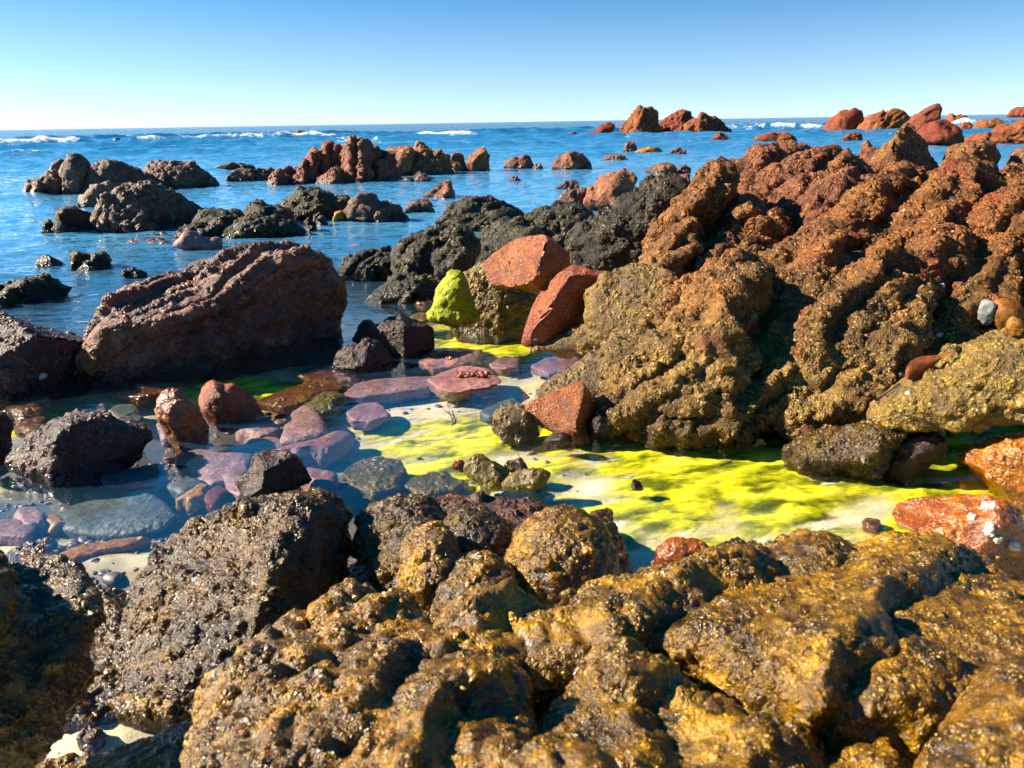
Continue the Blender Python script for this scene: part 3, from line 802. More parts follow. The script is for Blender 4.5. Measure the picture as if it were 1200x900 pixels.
R_('sea_rock', 'low reddish hump just right of the far jagged group', 'farred', '833,164 838,158 846,156 852,160 856,164', 164, cuts=5)
R_('sea_rock', 'long low dark red rock awash mid sea behind the outcrop', 'farred', '880,166 887,161 896,158 908,157 920,156 931,160 935,166', 166, cuts=6)
R_('sea_rock', 'big orange-red rock with a steep shaded right side, first of the right far row', 'farred', '965,155 967,146 978,138 990,131 1003,129 1008,133 1010,146 1008,154 985,156', 155, cuts=8, rough=.07)
R_('sea_rock', 'red slanting rock with a notch, second of the right far row', 'farred', '1000,154 1010,145 1015,138 1028,132 1040,132 1052,130 1058,134 1065,140 1060,149 1048,155 1015,156', 155, cuts=8, rough=.08)
R_('sea_rock', 'tallest leaning red slab of the right far row, pointing up to the right', 'farred', '1056,155 1062,146 1072,138 1085,130 1098,124 1105,121 1110,127 1108,136 1103,144 1092,152 1075,157', 156, cuts=7, rough=.07)
R_('sea_rock', 'rounded orange-red boulder below the leaning slab', 'farred', '1071,163 1076,156 1085,149 1098,144 1108,143 1118,148 1125,155 1127,164 1115,170 1098,172 1082,170', 171, cuts=6, rough=.08)
R_('sea_rock', 'small dark red peak behind the orange-red boulder', 'farred', '1103,152 1106,140 1113,134 1120,138 1124,136 1132,137 1136,148 1130,152', 151, cuts=7)
R_('sea_rock', 'low orange rock right of the small dark red peak', 'farred', '1120,152 1126,145 1136,144 1142,151', 152, cuts=5)
R_('sea_rock', 'pair-topped pinkish red rock near the right edge of the far row', 'farred', '1138,152 1144,142 1152,141 1158,144 1165,140 1174,143 1177,150 1160,153', 152, cuts=7)
R_('sea_rock', 'distant red rock beyond the breaker at the right edge', 'farred', '1179,136 1186,130 1192,127 1208,126 1220,135', 137, cuts=6)
R_('sea_rock', 'wide bright red rock cut off by the right edge, behind the outcrop', 'farred', '1162,158 1172,150 1185,147 1200,143 1222,142 1240,165 1205,171 1178,168', 169, cuts=7, rough=.07)
R_('sea_rock', 'low purple-red rock left of the wide bright red rock', 'farred', '1126,168 1140,158 1158,155 1170,158 1184,168 1150,171', 169, cuts=6)
R_('sea_rock', 'small flat orange rock in the water left of the outcrop peak', 'farred', '986,165 992,159 1002,156 1009,158 1011,164', 165, cuts=5)
R_('sea_rock', 'tiny dark rock on the far water above the central brown-red reef', 'brown', '340,160 346,155 353,153 360,157', 159, cuts=4)
R_('sea_rock', 'tiny reddish rock breaking the far waves on the left', 'brown', '131,165 135,162 140,162 143,165', 165, cuts=4)

# --- rocks standing in the shallow sea
R_ = lambda n, l, m, poly, b, **k: rock(n, l, m, poly, b=b, group=MID, **{**k, 'cuts': k.get('cuts', 5) + 3, 'billow': k.get('billow', .05), 'ledges': [(4, .055), (9, .028)] if np.ptp(np.array(P(poly) if isinstance(poly, str) else poly)[:, 0]) > 40 else [(9, .02)]})
R_('sea_rock', 'low pinkish rock at the left end of the far left rock group', 'brown', '13,229 20,221 27,213 40,204 48,202 62,200 72,205 78,215 80,227 60,230', 229, rough=.16, cuts=6, billow=.06)
R_('sea_rock', 'pointed knob rock in the middle of the far left rock group', 'brown', '66,226 70,205 75,190 80,181 88,179 97,183 104,189 104,205 100,226', 228, rough=.16, cuts=7)
R_('sea_rock', 'small brown lump behind the pointed knob rock', 'brown', '58,200 62,191 70,187 77,189 78,202', 205, cuts=5)
R_('sea_rock', 'dark dome rock with a long sloping right tail in the far left group', 'brown', '93,224 96,202 103,192 108,187 114,183 120,183 126,186 140,192 156,197 170,206 185,213 205,219 216,224 180,228 130,228', 227, rough=.10, planes=[(.45, -.85, .15, .38), (-.7, -.5, .4, .7)], strata=.06)
outcrop('sea_rock', 'knobbly brown rock cluster right of the dark dome', 'brown', [dict(poly='167,206 178,193 190,191 206,190 226,192 240,202 254,212 257,221 215,223 180,218', d=G(210, 221) + .5, T=.45, skirt=.4, lean=.2)] + crag([(176, 192, 13), (188, 189, 13), (204, 188, 15), (225, 190, 15), (214, 198, 14), (238, 200, 14), (192, 202, 14), (248, 208, 10)], 221, G(210, 221) + .4, .4, 5, .3), .02, rough=.14, strata=.06, size=.35, billow=.1, smooth=5, octv=6, group=MID)
R_('sea_rock', 'low brown rock awash between the knobbly cluster and the central reef', 'brown', '256,210 264,200 280,197 300,199 318,198 330,203 335,211 300,213', 212, T=.6)
R_('sea_rock', 'flat brown ledge barely breaking the water behind the low awash rock', 'brown', '250,197 262,192 275,191 290,193 302,196 300,199', 199, T=.6)
R_('sea_rock', 'small golden stone beside the low awash rock', 'midred', '280,209 283,202 288,200 293,203 294,210', 210, cuts=5)
R_('sea_rock', 'small reddish pointed stone left of the central reef', 'midred', '291,211 297,203 304,201 311,206 314,211', 211, cuts=5)
outcrop('sea_rock', 'largest brown-red craggy rock of the central reef', 'midred', [dict(poly='318,214 328,201 340,200 354,194 364,184 377,172 390,170 402,172 414,163 430,164 441,174 454,177 464,186 470,214 430,218 350,218', d=G(395, 214) + .7, T=.6, skirt=.4, lean=.3, planes=[(.5, -.8, .2, .5), (-.5, -.6, .5, .5)])] + crag([(326, 200, 12), (338, 197, 14), (352, 198, 15), (358, 188, 16), (370, 176, 18), (385, 167, 22), (396, 171, 18), (413, 160, 20), (428, 162, 20), (441, 172, 19), (404, 184, 20), (376, 192, 20), (392, 198, 20), (420, 188, 20), (447, 188, 18), (456, 178, 14), (410, 202, 16), (432, 200, 17), (452, 201, 15)], 214, G(395, 214) + .5, .7, 3, .35), .022, rough=.13, strata=.08, size=.45, billow=.10, smooth=5, octv=6, group=MID)
outcrop('sea_rock', 'right peak of the central reef, orange-brown and pyramid shaped', 'midred', [dict(poly='462,206 474,188 484,175 493,168 500,174 508,180 520,180 527,190 529,206', d=G(495, 205) + .5, T=.45, skirt=.4, lean=.3)] + crag([(493, 166, 20), (484, 176, 15), (503, 182, 14), (514, 177, 14), (523, 181, 10), (476, 188, 13), (498, 190, 14)], 205, G(495, 205) + .4, .4, 9, .35), .02, rough=.13, strata=.08, size=.35, billow=.1, smooth=5, octv=6, group=MID)
R_('sea_rock', 'dark saddle rock between the two craggy masses of the central reef', 'midred', '440,208 446,185 455,173 468,173 480,173 486,180 484,200 470,206', 206, rough=.15, billow=.08)
R_('sea_rock', 'small golden lump beside the round-backed rock', 'midred', '524,199 526,188 531,181 538,179 544,183 546,199', 201, cuts=5)
R_('sea_rock', 'round-backed brown rock with a shaded right side right of the central reef', 'midred', '543,199 546,187 552,180 559,174 565,172 570,178 574,188 576,200 560,203', 201, cuts=7, rough=.08)
R_('sea_rock', 'small dark stone in the water before the central reef', 'brown', '485,212 486,206 492,202 499,205 505,212', 213, cuts=6)
R_('sea_rock', 'tiny brown stone left of the small dark stone', 'brown', '471,212 475,208 482,209 485,213', 213, cuts=4)
R_('sea_rock', 'two-humped red-brown rock right of the round-backed rock', 'midred', '586,196 587,187 592,184 599,183 606,187 612,184 621,185 627,190 628,198 600,199', 198, cuts=6, rough=.12)
R_('sea_rock', 'tiny grey stone touching the two-humped rock', 'brown', '623,198 627,193 633,192 637,197', 198, cuts=4)
R_('sea_rock', 'domed red-brown rock alone in the sea above the picture centre', 'midred', '643,197 649,190 658,183 668,178 678,180 686,184 690,190 692,197 670,200', 199, cuts=7, rough=.1)
R_('sea_rock', 'tiny red stone in open water below the two-humped rock', 'midred', '596,212 600,208 606,207 611,211', 212, cuts=4)
R_('sea_rock', 'low dark pointed rock left of the big square-topped block', 'brown', '647,221 656,217 663,213 670,211 677,214 678,222', 222, cuts=6)
R_('sea_rock', 'big square-topped red-tan block in the water beside the outcrop', 'midred', '685,244 686,230 689,221 697,214 703,206 714,204 722,206 732,203 740,206 742,215 745,226 747,236 738,247 712,252 694,250', 249, cuts=9, rough=.1, p=2.8)
R_('sea_rock', 'dark squarish rock joined to the left of the square-topped block', 'brown', '657,243 657,232 661,226 672,223 684,221 690,230 689,246 670,246', 246, cuts=7)
R_('sea_rock', 'low pinkish rock above the square-topped block', 'midred', '706,188 710,182 722,181 734,183 737,188', 188, cuts=5)
R_('sea_rock', 'dark purple knob beside the flat yellow rock', 'brown', '726,178 729,171 736,166 742,167 746,173 748,178', 178, cuts=6)
R_('sea_rock', 'flat yellow lichen-gold rock in the sea', 'tan', '743,178 750,174 762,172 772,173 777,177 772,179', 179, cuts=4)
R_('sea_rock', 'flat tan rock right of the flat yellow rock', 'midred', '783,180 787,175 796,173 804,178 803,181', 181, cuts=4)
R_('sea_rock', 'red-brown lumpy rock near the left end of the outcrop', 'midred', '754,200 764,196 772,193 782,190 790,191 793,197 788,205 770,205', 204, cuts=6, rough=.13)
R_('sea_rock', 'flat orange rock beside the red-brown lumpy rock', 'midred', '789,202 794,196 802,194 809,198 808,203', 203, cuts=5)
R_('sea_rock', 'pointed tan rock close behind the golden ridge', 'midred', '788,220 794,212 800,205 806,201 809,208 811,220', 222, cuts=6)
R_('sea_rock', 'small dark rock behind the grey-green crusted boulder', 'black', '754,222 758,214 764,211 771,215 773,224', 224, cuts=6)
R_('sea_rock', 'red triangular rock in open water, pointing right', 'midred', '495,230 507,223 514,218 523,214 528,217 532,224 536,231 520,233', 232, cuts=6, rough=.06)
R_('sea_rock', 'red-brown slab with a slanting shaded right face', 'brown', '408,255 408,236 415,229 424,228 438,231 445,235 456,236 465,238 471,245 477,255 472,261 440,263', 261, cuts=8, rough=.05)
R_('sea_rock', 'small dark back rock peeping over the red-brown slab', 'brown', '415,232 422,228 432,227 441,231 446,238 420,240', 250, cuts=5)
R_('sea_rock', 'low dark rock right of the red-brown slab', 'brown', '476,242 482,236 492,233 503,235 507,242', 243, cuts=5)
R_('sea_rock', 'low pink streaky rock in front of the low dark rock', 'pale', '474,249 480,243 492,240 505,244 516,248 500,250', 250, cuts=5, T=.5)
R_('sea_rock', 'pale-lit dome rock with a dark sloping right flank on the left', 'pale', '110,262 112,250 118,240 128,233 138,226 145,223 150,222 165,220 176,219 181,223 190,222 200,226 207,231 215,232 222,237 235,243 250,252 257,264 240,272 180,274 135,273', 272, rough=.08, planes=[(.5, -.82, .12, .1)], billow=.06, strata=.08, octv=6)
R_('sea_rock', 'knobbly pale spur at the upper left of the pale-lit dome', 'pale', '90,240 91,233 95,226 104,221 118,218 127,214 133,219 136,228 128,238 110,244', 243, rough=.16, billow=.08)
R_('sea_rock', 'dark wedge rock left of the pale-lit dome', 'black', '66,270 66,257 68,248 76,244 86,244 95,248 108,253 118,258 125,268 110,274', 273, planes=[(.5, -.82, .12, .05)], rough=.06)
R_('sea_rock', 'small black rock at the left of the dark wedge', 'black', '46,272 49,263 56,259 64,264 67,272', 273, cuts=6)
R_('sea_rock', 'flat purple-grey slab lying before the black reef', 'slate', '204,290 213,281 220,275 240,277 258,279 265,284 262,291 235,294', 293, cuts=5, T=.6)
rock('sea_rock', 'pyramid shaped small brown rock alone in the left water', 'brown', P('41,309 47,304 53,299 57,298 63,301 72,307 73,311 55,313'), b=312, cuts=6, group=MID)
R_('sea_rock', 'saddle shaped black rock right of the small pyramid rock', 'black', '85,314 85,299 89,296 97,300 106,302 115,297 123,297 130,302 139,305 130,311 110,316 95,318', 316, cuts=5, rough=.12)
R_('sea_rock', 'small flat black rock beyond the big purple boulder', 'black', '143,324 145,319 155,316 165,317 173,321 168,326', 326, cuts=5)
R_('sea_rock', 'tiny black rock tip behind the crest of the big purple boulder', 'black', '183,328 188,322 195,321 201,325 200,330', 329, cuts=5)
R_('sea_rock', 'low flat olive-topped black rock at the left edge', 'black', '-40,352 -30,340 0,336 15,332 40,327 55,325 68,331 82,337 70,345 40,353 0,357', 356, rough=.06, cuts=3, T=.7)
R_('sea_rock', 'small black rock just below the low olive-topped rock', 'black', '-10,362 -5,352 5,350 14,355 16,362', 362, cuts=4)

# --- black crusted reef
R_ = lambda n, l, m, poly, b, **k: rock(n, l, m, poly, b=b, group=REEF, **{'ledges': [(5, .05), (11, .025)], **k})
R_('reef_rock', 'rear black ridge of the left reef with a rounded peak', 'black', '320,256 325,245 338,237 348,228 352,224 362,223 372,222 383,227 392,234 404,230 409,237 409,250 392,260 360,264', 258, rough=.14, billow=.05, octv=6)
R_('reef_rock', 'middle black hump of the left reef', 'black', '282,262 285,250 294,240 303,237 312,242 325,243 338,247 345,262 320,268', 266, rough=.14, billow=.05)
R_('reef_rock', 'long black front ridge of the left reef', 'black', '262,276 272,266 285,258 300,252 318,255 335,258 346,262 354,270 345,277 310,280 270,281', 278, rough=.13, billow=.05)
R_('reef_rock', 'low black rock joining the pale-lit dome to the left reef', 'black', '225,262 234,250 248,246 262,246 280,249 288,258 288,270 250,274', 271, rough=.12)
R_('reef_rock', 'left front lump of the black left reef behind the purple-grey slab', 'black', '206,279 212,268 226,264 243,266 256,262 268,268 270,277 240,281', 279, rough=.14, billow=.05)
R_('reef_rock', 'small dark pointed stone at the right end of the left reef', 'black', '354,270 357,261 361,256 367,262 370,270', 271, cuts=6)
R_('reef_rock', 'small tan stone at the right end of the left reef', 'pale', '366,263 369,254 375,251 380,255 381,263', 264, cuts=5)
R_('reef_rock', 'small orange-tan stone beside the red-brown slab', 'tan', '390,258 393,250 399,247 406,250 409,259', 260, cuts=5)
R_('reef_rock', 'rounded black mound standing in the water at the back of the middle reef', 'black', '520,256 524,246 532,239 542,233 555,232 575,234 590,240 603,245 611,253 590,259 555,261', 259, rough=.08, billow=.04)
R_('reef_rock', 'low black knobbly rock in front of the rounded mound', 'black', '510,262 522,254 545,254 565,252 585,250 600,258 596,272 570,280 545,276 525,266', 272, rough=.15, billow=.08)
R_('reef_rock', 'large black mound with a yellow spot behind the red granite boulder', 'black', '606,290 612,270 620,255 632,248 645,244 656,241 672,240 686,245 697,256 703,266 690,284 660,296', 290, rough=.09, billow=.05)
R_('reef_rock', 'dark brown crusted rock stretching from the black mound to the left', 'black', '545,300 556,284 572,272 588,262 604,257 620,262 632,280 615,300 580,312', 306, rough=.14, billow=.07)
R_('reef_rock', 'long dark ridge directly behind the red granite boulder', 'black', '542,322 546,304 558,292 575,284 598,274 622,268 640,276 625,300 590,318', 322, rough=.12, billow=.06)
R_('reef_rock', 'tall dark brown crusted rock with a grooved lit left face in the middle reef', 'black', '462,330 466,305 470,292 485,285 497,275 505,270 520,271 535,268 548,276 556,290 552,312 542,330 525,344 500,350 470,346', 343, rough=.13, strata=.10, cuts=4, octv=6)
R_('reef_rock', 'jagged low foot of the tall dark brown rock, spreading to the left', 'black', '432,351 440,340 452,332 464,322 478,322 500,330 515,342 510,350 480,354 450,356', 353, rough=.18, billow=.1)
R_('reef_rock', 'low brown-black rock with an olive waterline beside the big purple boulder', 'black', '398,322 402,310 412,303 428,297 448,296 462,297 468,304 467,320 450,328 420,330', 328, rough=.12, billow=.05)

# --- outcrop on the right
BASE = '880,430 872,380 885,350 910,325 945,295 990,260 1025,236 1055,216 1085,210 1130,208 1160,220 1200,220 1250,228 1280,330 1250,440 1160,430 1100,420 1040,480 960,492 920,482 895,455'
def ridge(poly, T, off, lean=1.2, back=.7, cut=.3, skew=.15):
    c = centroid(P(poly))
    return dict(poly=poly, d=plane_d(BASE, 4.05, 1.3, c) - off, T=T, lean=lean, back=back, skew=skew, planes=[(.85, -.5, .0, cut)])
outcrop('outcrop', 'largest golden-brown crusted outcrop sloping up to the right edge', 'outcrop', [
    dict(poly=BASE, d=4.05, T=.3, lean=1.3, back=1.2, p=2.6),
    dict(poly='702,470 705,440 720,415 745,390 770,370 800,345 840,325 870,308 890,314 895,345 900,385 910,425 918,455 905,482 880,495 840,510 760,514 725,506 706,490', d=3.2, T=.26, lean=.75, back=.8, p=2.5, planes=[(.85, -.5, .1, .75)]),
    dict(poly='872,496 866,410 892,350 950,312 1040,292 1095,325 1075,420 1035,492 950,500', d=3.44, T=.27, lean=1.1, back=.9, p=2.6),
    ridge('888,490 882,430 890,370 912,330 950,298 990,300 1010,340 1000,400 985,450 965,492', .2, .40, cut=.6),
    ridge('970,488 970,430 1000,378 1030,330 1070,288 1130,266 1160,300 1120,352 1088,405 1060,455 1030,490', .17, .32, cut=.5),
    ridge('1075,425 1078,380 1098,330 1140,286 1190,246 1260,250 1265,320 1200,385 1135,420', .16, .2),
    ridge('870,352 895,318 940,286 985,250 1020,226 1050,205 1088,198 1110,216 1085,252 1040,292 970,324 905,352', .14, .2),
    ridge('1030,300 1062,250 1095,212 1135,195 1174,208 1175,245 1122,285 1075,318', .13, .2),
    ridge('1130,275 1158,232 1200,208 1260,218 1265,270 1205,300 1155,300', .13, .2),
    ridge('1190,240 1350,215 1520,260 1540,440 1350,460 1200,430', .3, .15, cut=.9),
    ridge('765,382 800,342 850,306 895,272 925,255 950,270 940,302 905,335 860,362 800,392', .17, .12),
], .0095, rough=.09, strata=.04, size=.42, billow=.05, octv=6, smooth=30, ledges=[(2.6, .085), (6.5, .035)])
outcrop('outcrop', 'golden ridge with a steep shaded right side at the left end of the outcrop', 'outcrop', [
    dict(poly='742,350 752,318 760,295 770,270 790,246 812,225 830,206 845,190 857,186 860,200 858,228 842,262 822,300 805,340 775,358', d=4.3, T=.27, lean=.9, back=.5, skew=.5, planes=[(.85, -.5, .0, .5)]),
], .012, rough=.08, strata=.04, size=.35, billow=.05, octv=6, smooth=20, ledges=[(3.2, .09), (8, .04)])
outcrop('outcrop', 'long reddish slab ridge low between the golden ridge and the main outcrop', 'rust', [
    dict(poly='770,365 790,335 815,310 845,285 872,268 890,246 905,250 905,275 880,305 850,330 815,352 790,372', d=4.15, T=.22, lean=.9, back=.6, skew=.3, planes=[(.85, -.5, .0, .25)]),
    dict(poly='840,262 848,250 865,243 882,245 888,258 878,275 858,282 842,278', d=4.6, T=.16, lean=.6, back=.6),
], .012, rough=.09, strata=.04, size=.3, billow=.05, octv=6, smooth=20, ledges=[(3.2, .09), (8, .04)])
outcrop('outcrop', 'tall brown ridge with a broad shaded face in the middle of the outcrop', 'rust', [
    dict(poly='845,345 870,302 895,265 915,235 935,205 950,190 960,180 975,174 995,173 1002,182 1010,193 1022,200 1031,206 1033,224 1022,238 1000,255 965,280 930,305 890,335', d=5.2, T=.34, lean=.9, back=.7, skew=.35, planes=[(.85, -.5, .0, .12)]),
    dict(poly='735,395 760,340 790,300 830,262 870,228 900,205 940,188 990,182 1030,205 1040,240 990,280 930,315 870,350 800,395', d=5.0, T=.25, lean=1.2, back=.8),
    dict(poly='945,262 950,235 970,215 992,208 1010,222 1010,245 985,262 960,275', d=4.85, T=.18, lean=.7, back=.6),
], .013, rough=.09, strata=.04, size=.38, billow=.05, octv=6, smooth=20, ledges=[(3.0, .11), (7, .05)])
outcrop('outcrop', 'rear orange ridge along the water behind the outcrop', 'rust', [
    dict(poly='852,215 862,194 872,186 890,181 905,179 915,178 926,174 936,176 950,175 962,178 962,200 945,225 915,245 880,248 858,240', d=6.2, T=.35, lean=.8, back=.7, planes=[(.8, -.55, .0, .3)]),
], .015, rough=.10, strata=.04, size=.42, billow=.06, octv=6, ledges=[(3.0, .11), (7, .05)])
outcrop('outcrop', 'low red-gold shelf between the golden ridge and the rear orange ridge', 'rust', [
    dict(poly='812,232 818,208 832,193 850,190 866,190 880,196 880,225 850,240', d=6.6, T=.35, lean=.7, back=.7),
], .016, rough=.12, strata=.05, size=.4, billow=.08)
rock('outcrop', 'sharp peak rock with a dark right face at the top of the outcrop', 'rust', P('1014,205 1018,192 1030,179 1045,167 1055,156 1062,146 1068,149 1072,156 1080,161 1086,164 1092,172 1100,181 1109,190 1110,205 1098,222 1065,236 1035,228'), d=6.3, T=.9, lean=.3, rough=.07, cuts=4, planes=[(.75, -.62, .1, .12)], octv=6, group=OUT, skirt=.1, billow=.03)
rock('outcrop', 'pinkish squared rock right of the peak rock', 'rust', P('1106,205 1108,182 1115,172 1135,168 1152,166 1162,169 1166,178 1168,200 1160,225 1125,225'), d=6.4, T=.8, cuts=7, rough=.07, group=OUT, skirt=.1)
rock('outcrop', 'purple rounded rock at the right edge above the outcrop', 'brown', P('1168,215 1172,185 1184,176 1200,175 1218,178 1230,220'), d=6.6, T=.8, cuts=6, rough=.07, group=OUT)
rock('outcrop', 'small orange lump sitting in the dip below the pinkish squared rock', 'rust', P('1099,212 1104,200 1114,194 1124,196 1130,206 1122,216'), d=5.4, T=.8, cuts=5, rough=.07, group=OUT)
rock('outcrop', 'reddish lump with a small peak left of the peak rock', 'rust', P('1000,200 1003,186 1010,177 1020,174 1030,178 1034,190 1025,202'), d=6.9, T=.8, cuts=5, rough=.12, group=OUT)
rock('outcrop', 'tiny pointed pink stone above the reddish lump', 'midred', P('1008,180 1011,170 1016,166 1020,172 1022,180'), d=7.3, T=.8, cuts=5, group=OUT)
rock('outcrop', 'dark knobbly rock filling the notch on the right of the outcrop', 'rust', P('1165,240 1172,205 1188,192 1205,196 1240,200 1260,250 1210,262'), d=5.6, T=.8, rough=.14, billow=.08, group=OUT)
rock('boulder', 'rounded golden boulder bulging at the left foot of the outcrop', 'gold', P('688,388 686,368 690,346 700,330 720,318 740,307 760,310 780,318 800,335 800,370 775,385 745,398 712,402'), d=3.75, T=.75, rough=.06, cuts=3, billow=.02, group=OUT, octv=6, skirt=.1)
rock('ledge', 'low golden foot ledge in front of the rounded golden boulder', 'gold', P('622,406 640,396 665,390 690,378 715,376 745,382 760,396 735,408 690,412 650,412'), d=3.75, T=.6, rough=.12, group=OUT, skirt=.05)
rock('ledge', 'olive sloping ledge at the left foot of the big front lobe', 'crust', P('630,462 650,445 675,430 700,415 725,398 750,400 750,440 730,470 690,480 650,474'), d=3.25, T=.5, lean=.8, rough=.1, strata=.05, group=OUT, skirt=.05)
rock('boulder', 'grey-green crusted boulder between the black mound and the golden ridge', 'black', P('668,300 669,285 675,273 690,262 705,254 722,244 735,234 750,227 765,221 785,214 800,217 796,240 782,262 770,292 748,312 715,318 688,314'), d=5.0, T=.6, rough=.12, billow=.08, strata=.1, octv=6, group=OUT)
rock('ledge', 'golden log-shaped ridge with a shaded flank at the right of the pool', 'gold', P('1022,480 1045,462 1060,450 1085,430 1110,417 1140,405 1170,395 1200,388 1250,380 1270,440 1220,462 1180,468 1150,480 1110,490 1060,492'), d=3.05, T=.42, lean=.5, rough=.07, strata=.06, group=OUT, skirt=.05, octv=6)
rock('ledge', 'low dark golden foot below the log-shaped ridge at the right edge', 'gold', P('1100,488 1130,475 1160,466 1200,462 1260,456 1260,492 1200,494 1140,496'), d=2.95, T=.4, rough=.08, group=OUT, skirt=.05)

# --- boulders round the pool
R_ = lambda n, l, m, poly, **k: rock(n, l, m, poly, group=POOL, **k)
R_('boulder', 'big red granite boulder with a flat lit face resting on brown rock', 'granite', '566,312 575,302 600,285 620,275 637,273 642,281 656,290 666,299 669,310 663,324 650,337 632,348 615,344 600,341 580,336 572,325', d=4.0, T=.8, planes=[(-.42, -.75, .5, .34), (.8, -.6, .0, .55), (-.2, -.5, -.85, .62), (.1, .1, 1, .86)], rough=.035, skirt=0, p=2.8)
R_('boulder', 'brown crusted boulder under the red granite boulder', 'crust', '524,372 530,350 540,332 555,317 570,310 590,318 612,335 630,348 634,362 622,384 580,390 540,389', b=388, T=.6, rough=.07, cuts=4, billow=.03)
R_('boulder', 'red granite slab leaning against the rounded golden boulder', 'granite', '612,400 618,380 630,350 645,332 660,317 672,309 690,312 697,322 704,332 694,352 692,370 676,384 650,393 626,403', d=3.8, T=.6, planes=[(-.55, -.45, .6, .5), (.62, -.78, -.1, .3), (.3, -.2, 1, .75)], rough=.04, skirt=0.02, p=2.8)
R_('stone', 'small red granite stone wedged behind the leaning red slab', 'granite', '684,334 690,324 700,319 712,320 714,330 700,338', d=3.95, T=.8, cuts=5, rough=.05, cat='stone')
outcrop('algae_rock', 'rock wholly coated in vivid yellow-green algae', 'green', [
    dict(poly='508,358 512,342 519,328 530,318 541,319 548,334 552,356 532,366', d=4.28, T=.13, lean=.3),
    dict(poly='498,374 510,350 530,338 552,346 562,374 530,382', d=4.24, T=.1, lean=.5),
], .008, rough=.10, size=.13, billow=.06, octv=5, smooth=14, group=POOL)
R_('boulder', 'big purple-brown strata boulder with a dark front on the left', 'purple', '98,424 102,404 120,374 136,354 154,342 178,332 206,322 240,309 275,299 310,295 345,295 370,299 380,304 391,316 402,329 407,341 405,356 398,372 397,392 400,412 378,430 340,434 280,434 200,434 160,436 130,434 108,432', b=436, T=.7, planes=[(.32, -.92, -.05, .24), (-.35, -.35, .85, .58), (.9, -.2, .2, .9)], rough=.05, strata=.03, freq=1.9, octv=6, p=2.8, skirt=.03, ledges=[(5.5, .06), (12, .028)])
R_('boulder', 'dark purple blocky rock in shadow at the left edge', 'darkpurple', '-60,396 -40,366 0,362 20,364 45,368 62,372 84,380 100,392 110,412 108,434 98,454 60,466 20,470 -40,470', b=464, T=.8, cuts=5, rough=.05, p=2.8, skirt=.03)
R_('rock', 'black-purple angular block with a pale vertical edge in the pool', 'wetblack', '437,398 440,386 455,376 470,370 474,371 490,378 508,387 509,408 497,418 478,430 460,424 443,412', b=423, T=.9, planes=[(-.55, -.8, .15, .38), (.6, -.8, .1, .38), (-.3, -.3, .9, .75), (.4, -.2, .9, .72)], rough=.025, p=3, skirt=.02)
R_('rock', 'small black rock behind the angular block', 'wetblack', '412,398 418,386 426,376 434,375 442,384 447,400 430,404', b=402, T=.8, cuts=7, rough=.05)
R_('rock', 'dark red wet rock with two knobs in front of the angular block', 'wetblack', '390,430 394,416 405,409 418,408 426,399 432,397 441,402 450,408 457,420 459,434 440,440 410,438', b=437, T=.8, cuts=8, rough=.1)
R_('rock', 'narrow golden-brown ridged rock standing in the left pool', 'orange', '184,486 186,470 194,461 205,458 214,463 224,474 234,488 242,502 239,512 225,519 206,521 197,512 190,497', b=518, T=.8, cuts=6, rough=.12, strata=.1)
R_('rock', 'red-orange rock with a notched top right of the narrow ridged rock', 'granite', '214,470 222,457 238,450 250,449 262,455 272,452 284,459 300,472 313,488 302,496 270,498 240,492 225,482', b=496, T=.7, cuts=8, rough=.09)
R_('rock', 'dark purple-brown wet rock with glinting top at the left edge of the pool', 'darkpurple', '-10,556 0,545 15,538 33,530 42,519 55,507 70,498 85,491 105,487 120,491 140,499 160,502 174,505 162,527 142,547 122,566 95,572 50,571 10,573', b=568, T=.8, planes=[(.3, -.9, .2, .5)], cuts=3, rough=.08, strata=.05, octv=6)
R_('rock', 'narrow dark rock at the very left edge above the pool', 'darkpurple', '-40,540 -20,490 0,484 8,495 12,515 8,540 -10,548', b=545, T=.8, cuts=5)
R_('rock', 'black angular wet rock with a brown lit left facet', 'wetblack', '265,570 284,566 291,553 295,540 308,534 335,532 350,539 359,552 364,562 332,574 316,586 300,590 283,582', b=585, T=.8, planes=[(-.8, -.3, .4, .5), (.3, -.9, .1, .4), (0, -.2, 1, .7)], cuts=3, rough=.05)
R_('rock', 'red speckled wedge rock beside the front lobe of the outcrop', 'granite', '616,478 625,472 640,467 665,457 682,451 691,464 702,482 697,502 692,515 672,511 650,503 630,493', b=511, T=.7, planes=[(-.25, -.8, .5, .45), (.85, -.5, .1, .55)], rough=.04, skirt=.05)
R_('rock', 'dark shaded stone tucked between the red wedge and the outcrop', 'wetblack', '690,512 694,490 704,478 716,490 722,508 708,514', b=512, T=.8, cuts=6)
R_('rock', 'olive knobbly stone left of the red wedge rock', 'crust', '578,500 580,486 590,478 604,477 618,482 628,492 630,505 612,512 592,510', b=508, T=.8, rough=.12, billow=.06)
R_('rock', 'low brown rock with a slanting crack in the right pool', 'wetdark', '916,530 926,522 940,514 960,508 985,505 1015,500 1042,502 1062,510 1052,524 1042,540 1030,552 1000,556 960,552 935,543', b=552, T=.8, cuts=4, rough=.06)
R_('rock', 'dark block broken off the right end of the low cracked rock', 'wetblack', '1036,556 1042,540 1054,524 1066,511 1090,511 1104,518 1109,532 1086,548 1062,557', b=554, T=.8, cuts=6, rough=.05)
R_('rock', 'wet orange rock cut off by the right edge beside the pool', 'orange', '1120,540 1138,526 1160,517 1185,512 1230,510 1270,560 1260,590 1205,586 1160,566', b=583, T=.6, rough=.08, cuts=4)
o = R_('rock', 'wet orange rock with white quartz lumps at the right of the pool', 'orange', '1046,600 1062,590 1090,585 1120,582 1150,585 1178,594 1196,612 1210,640 1195,668 1165,664 1130,648 1095,626 1065,612', b=655, T=.5, rough=.09, cuts=4)
QUARTZ = o
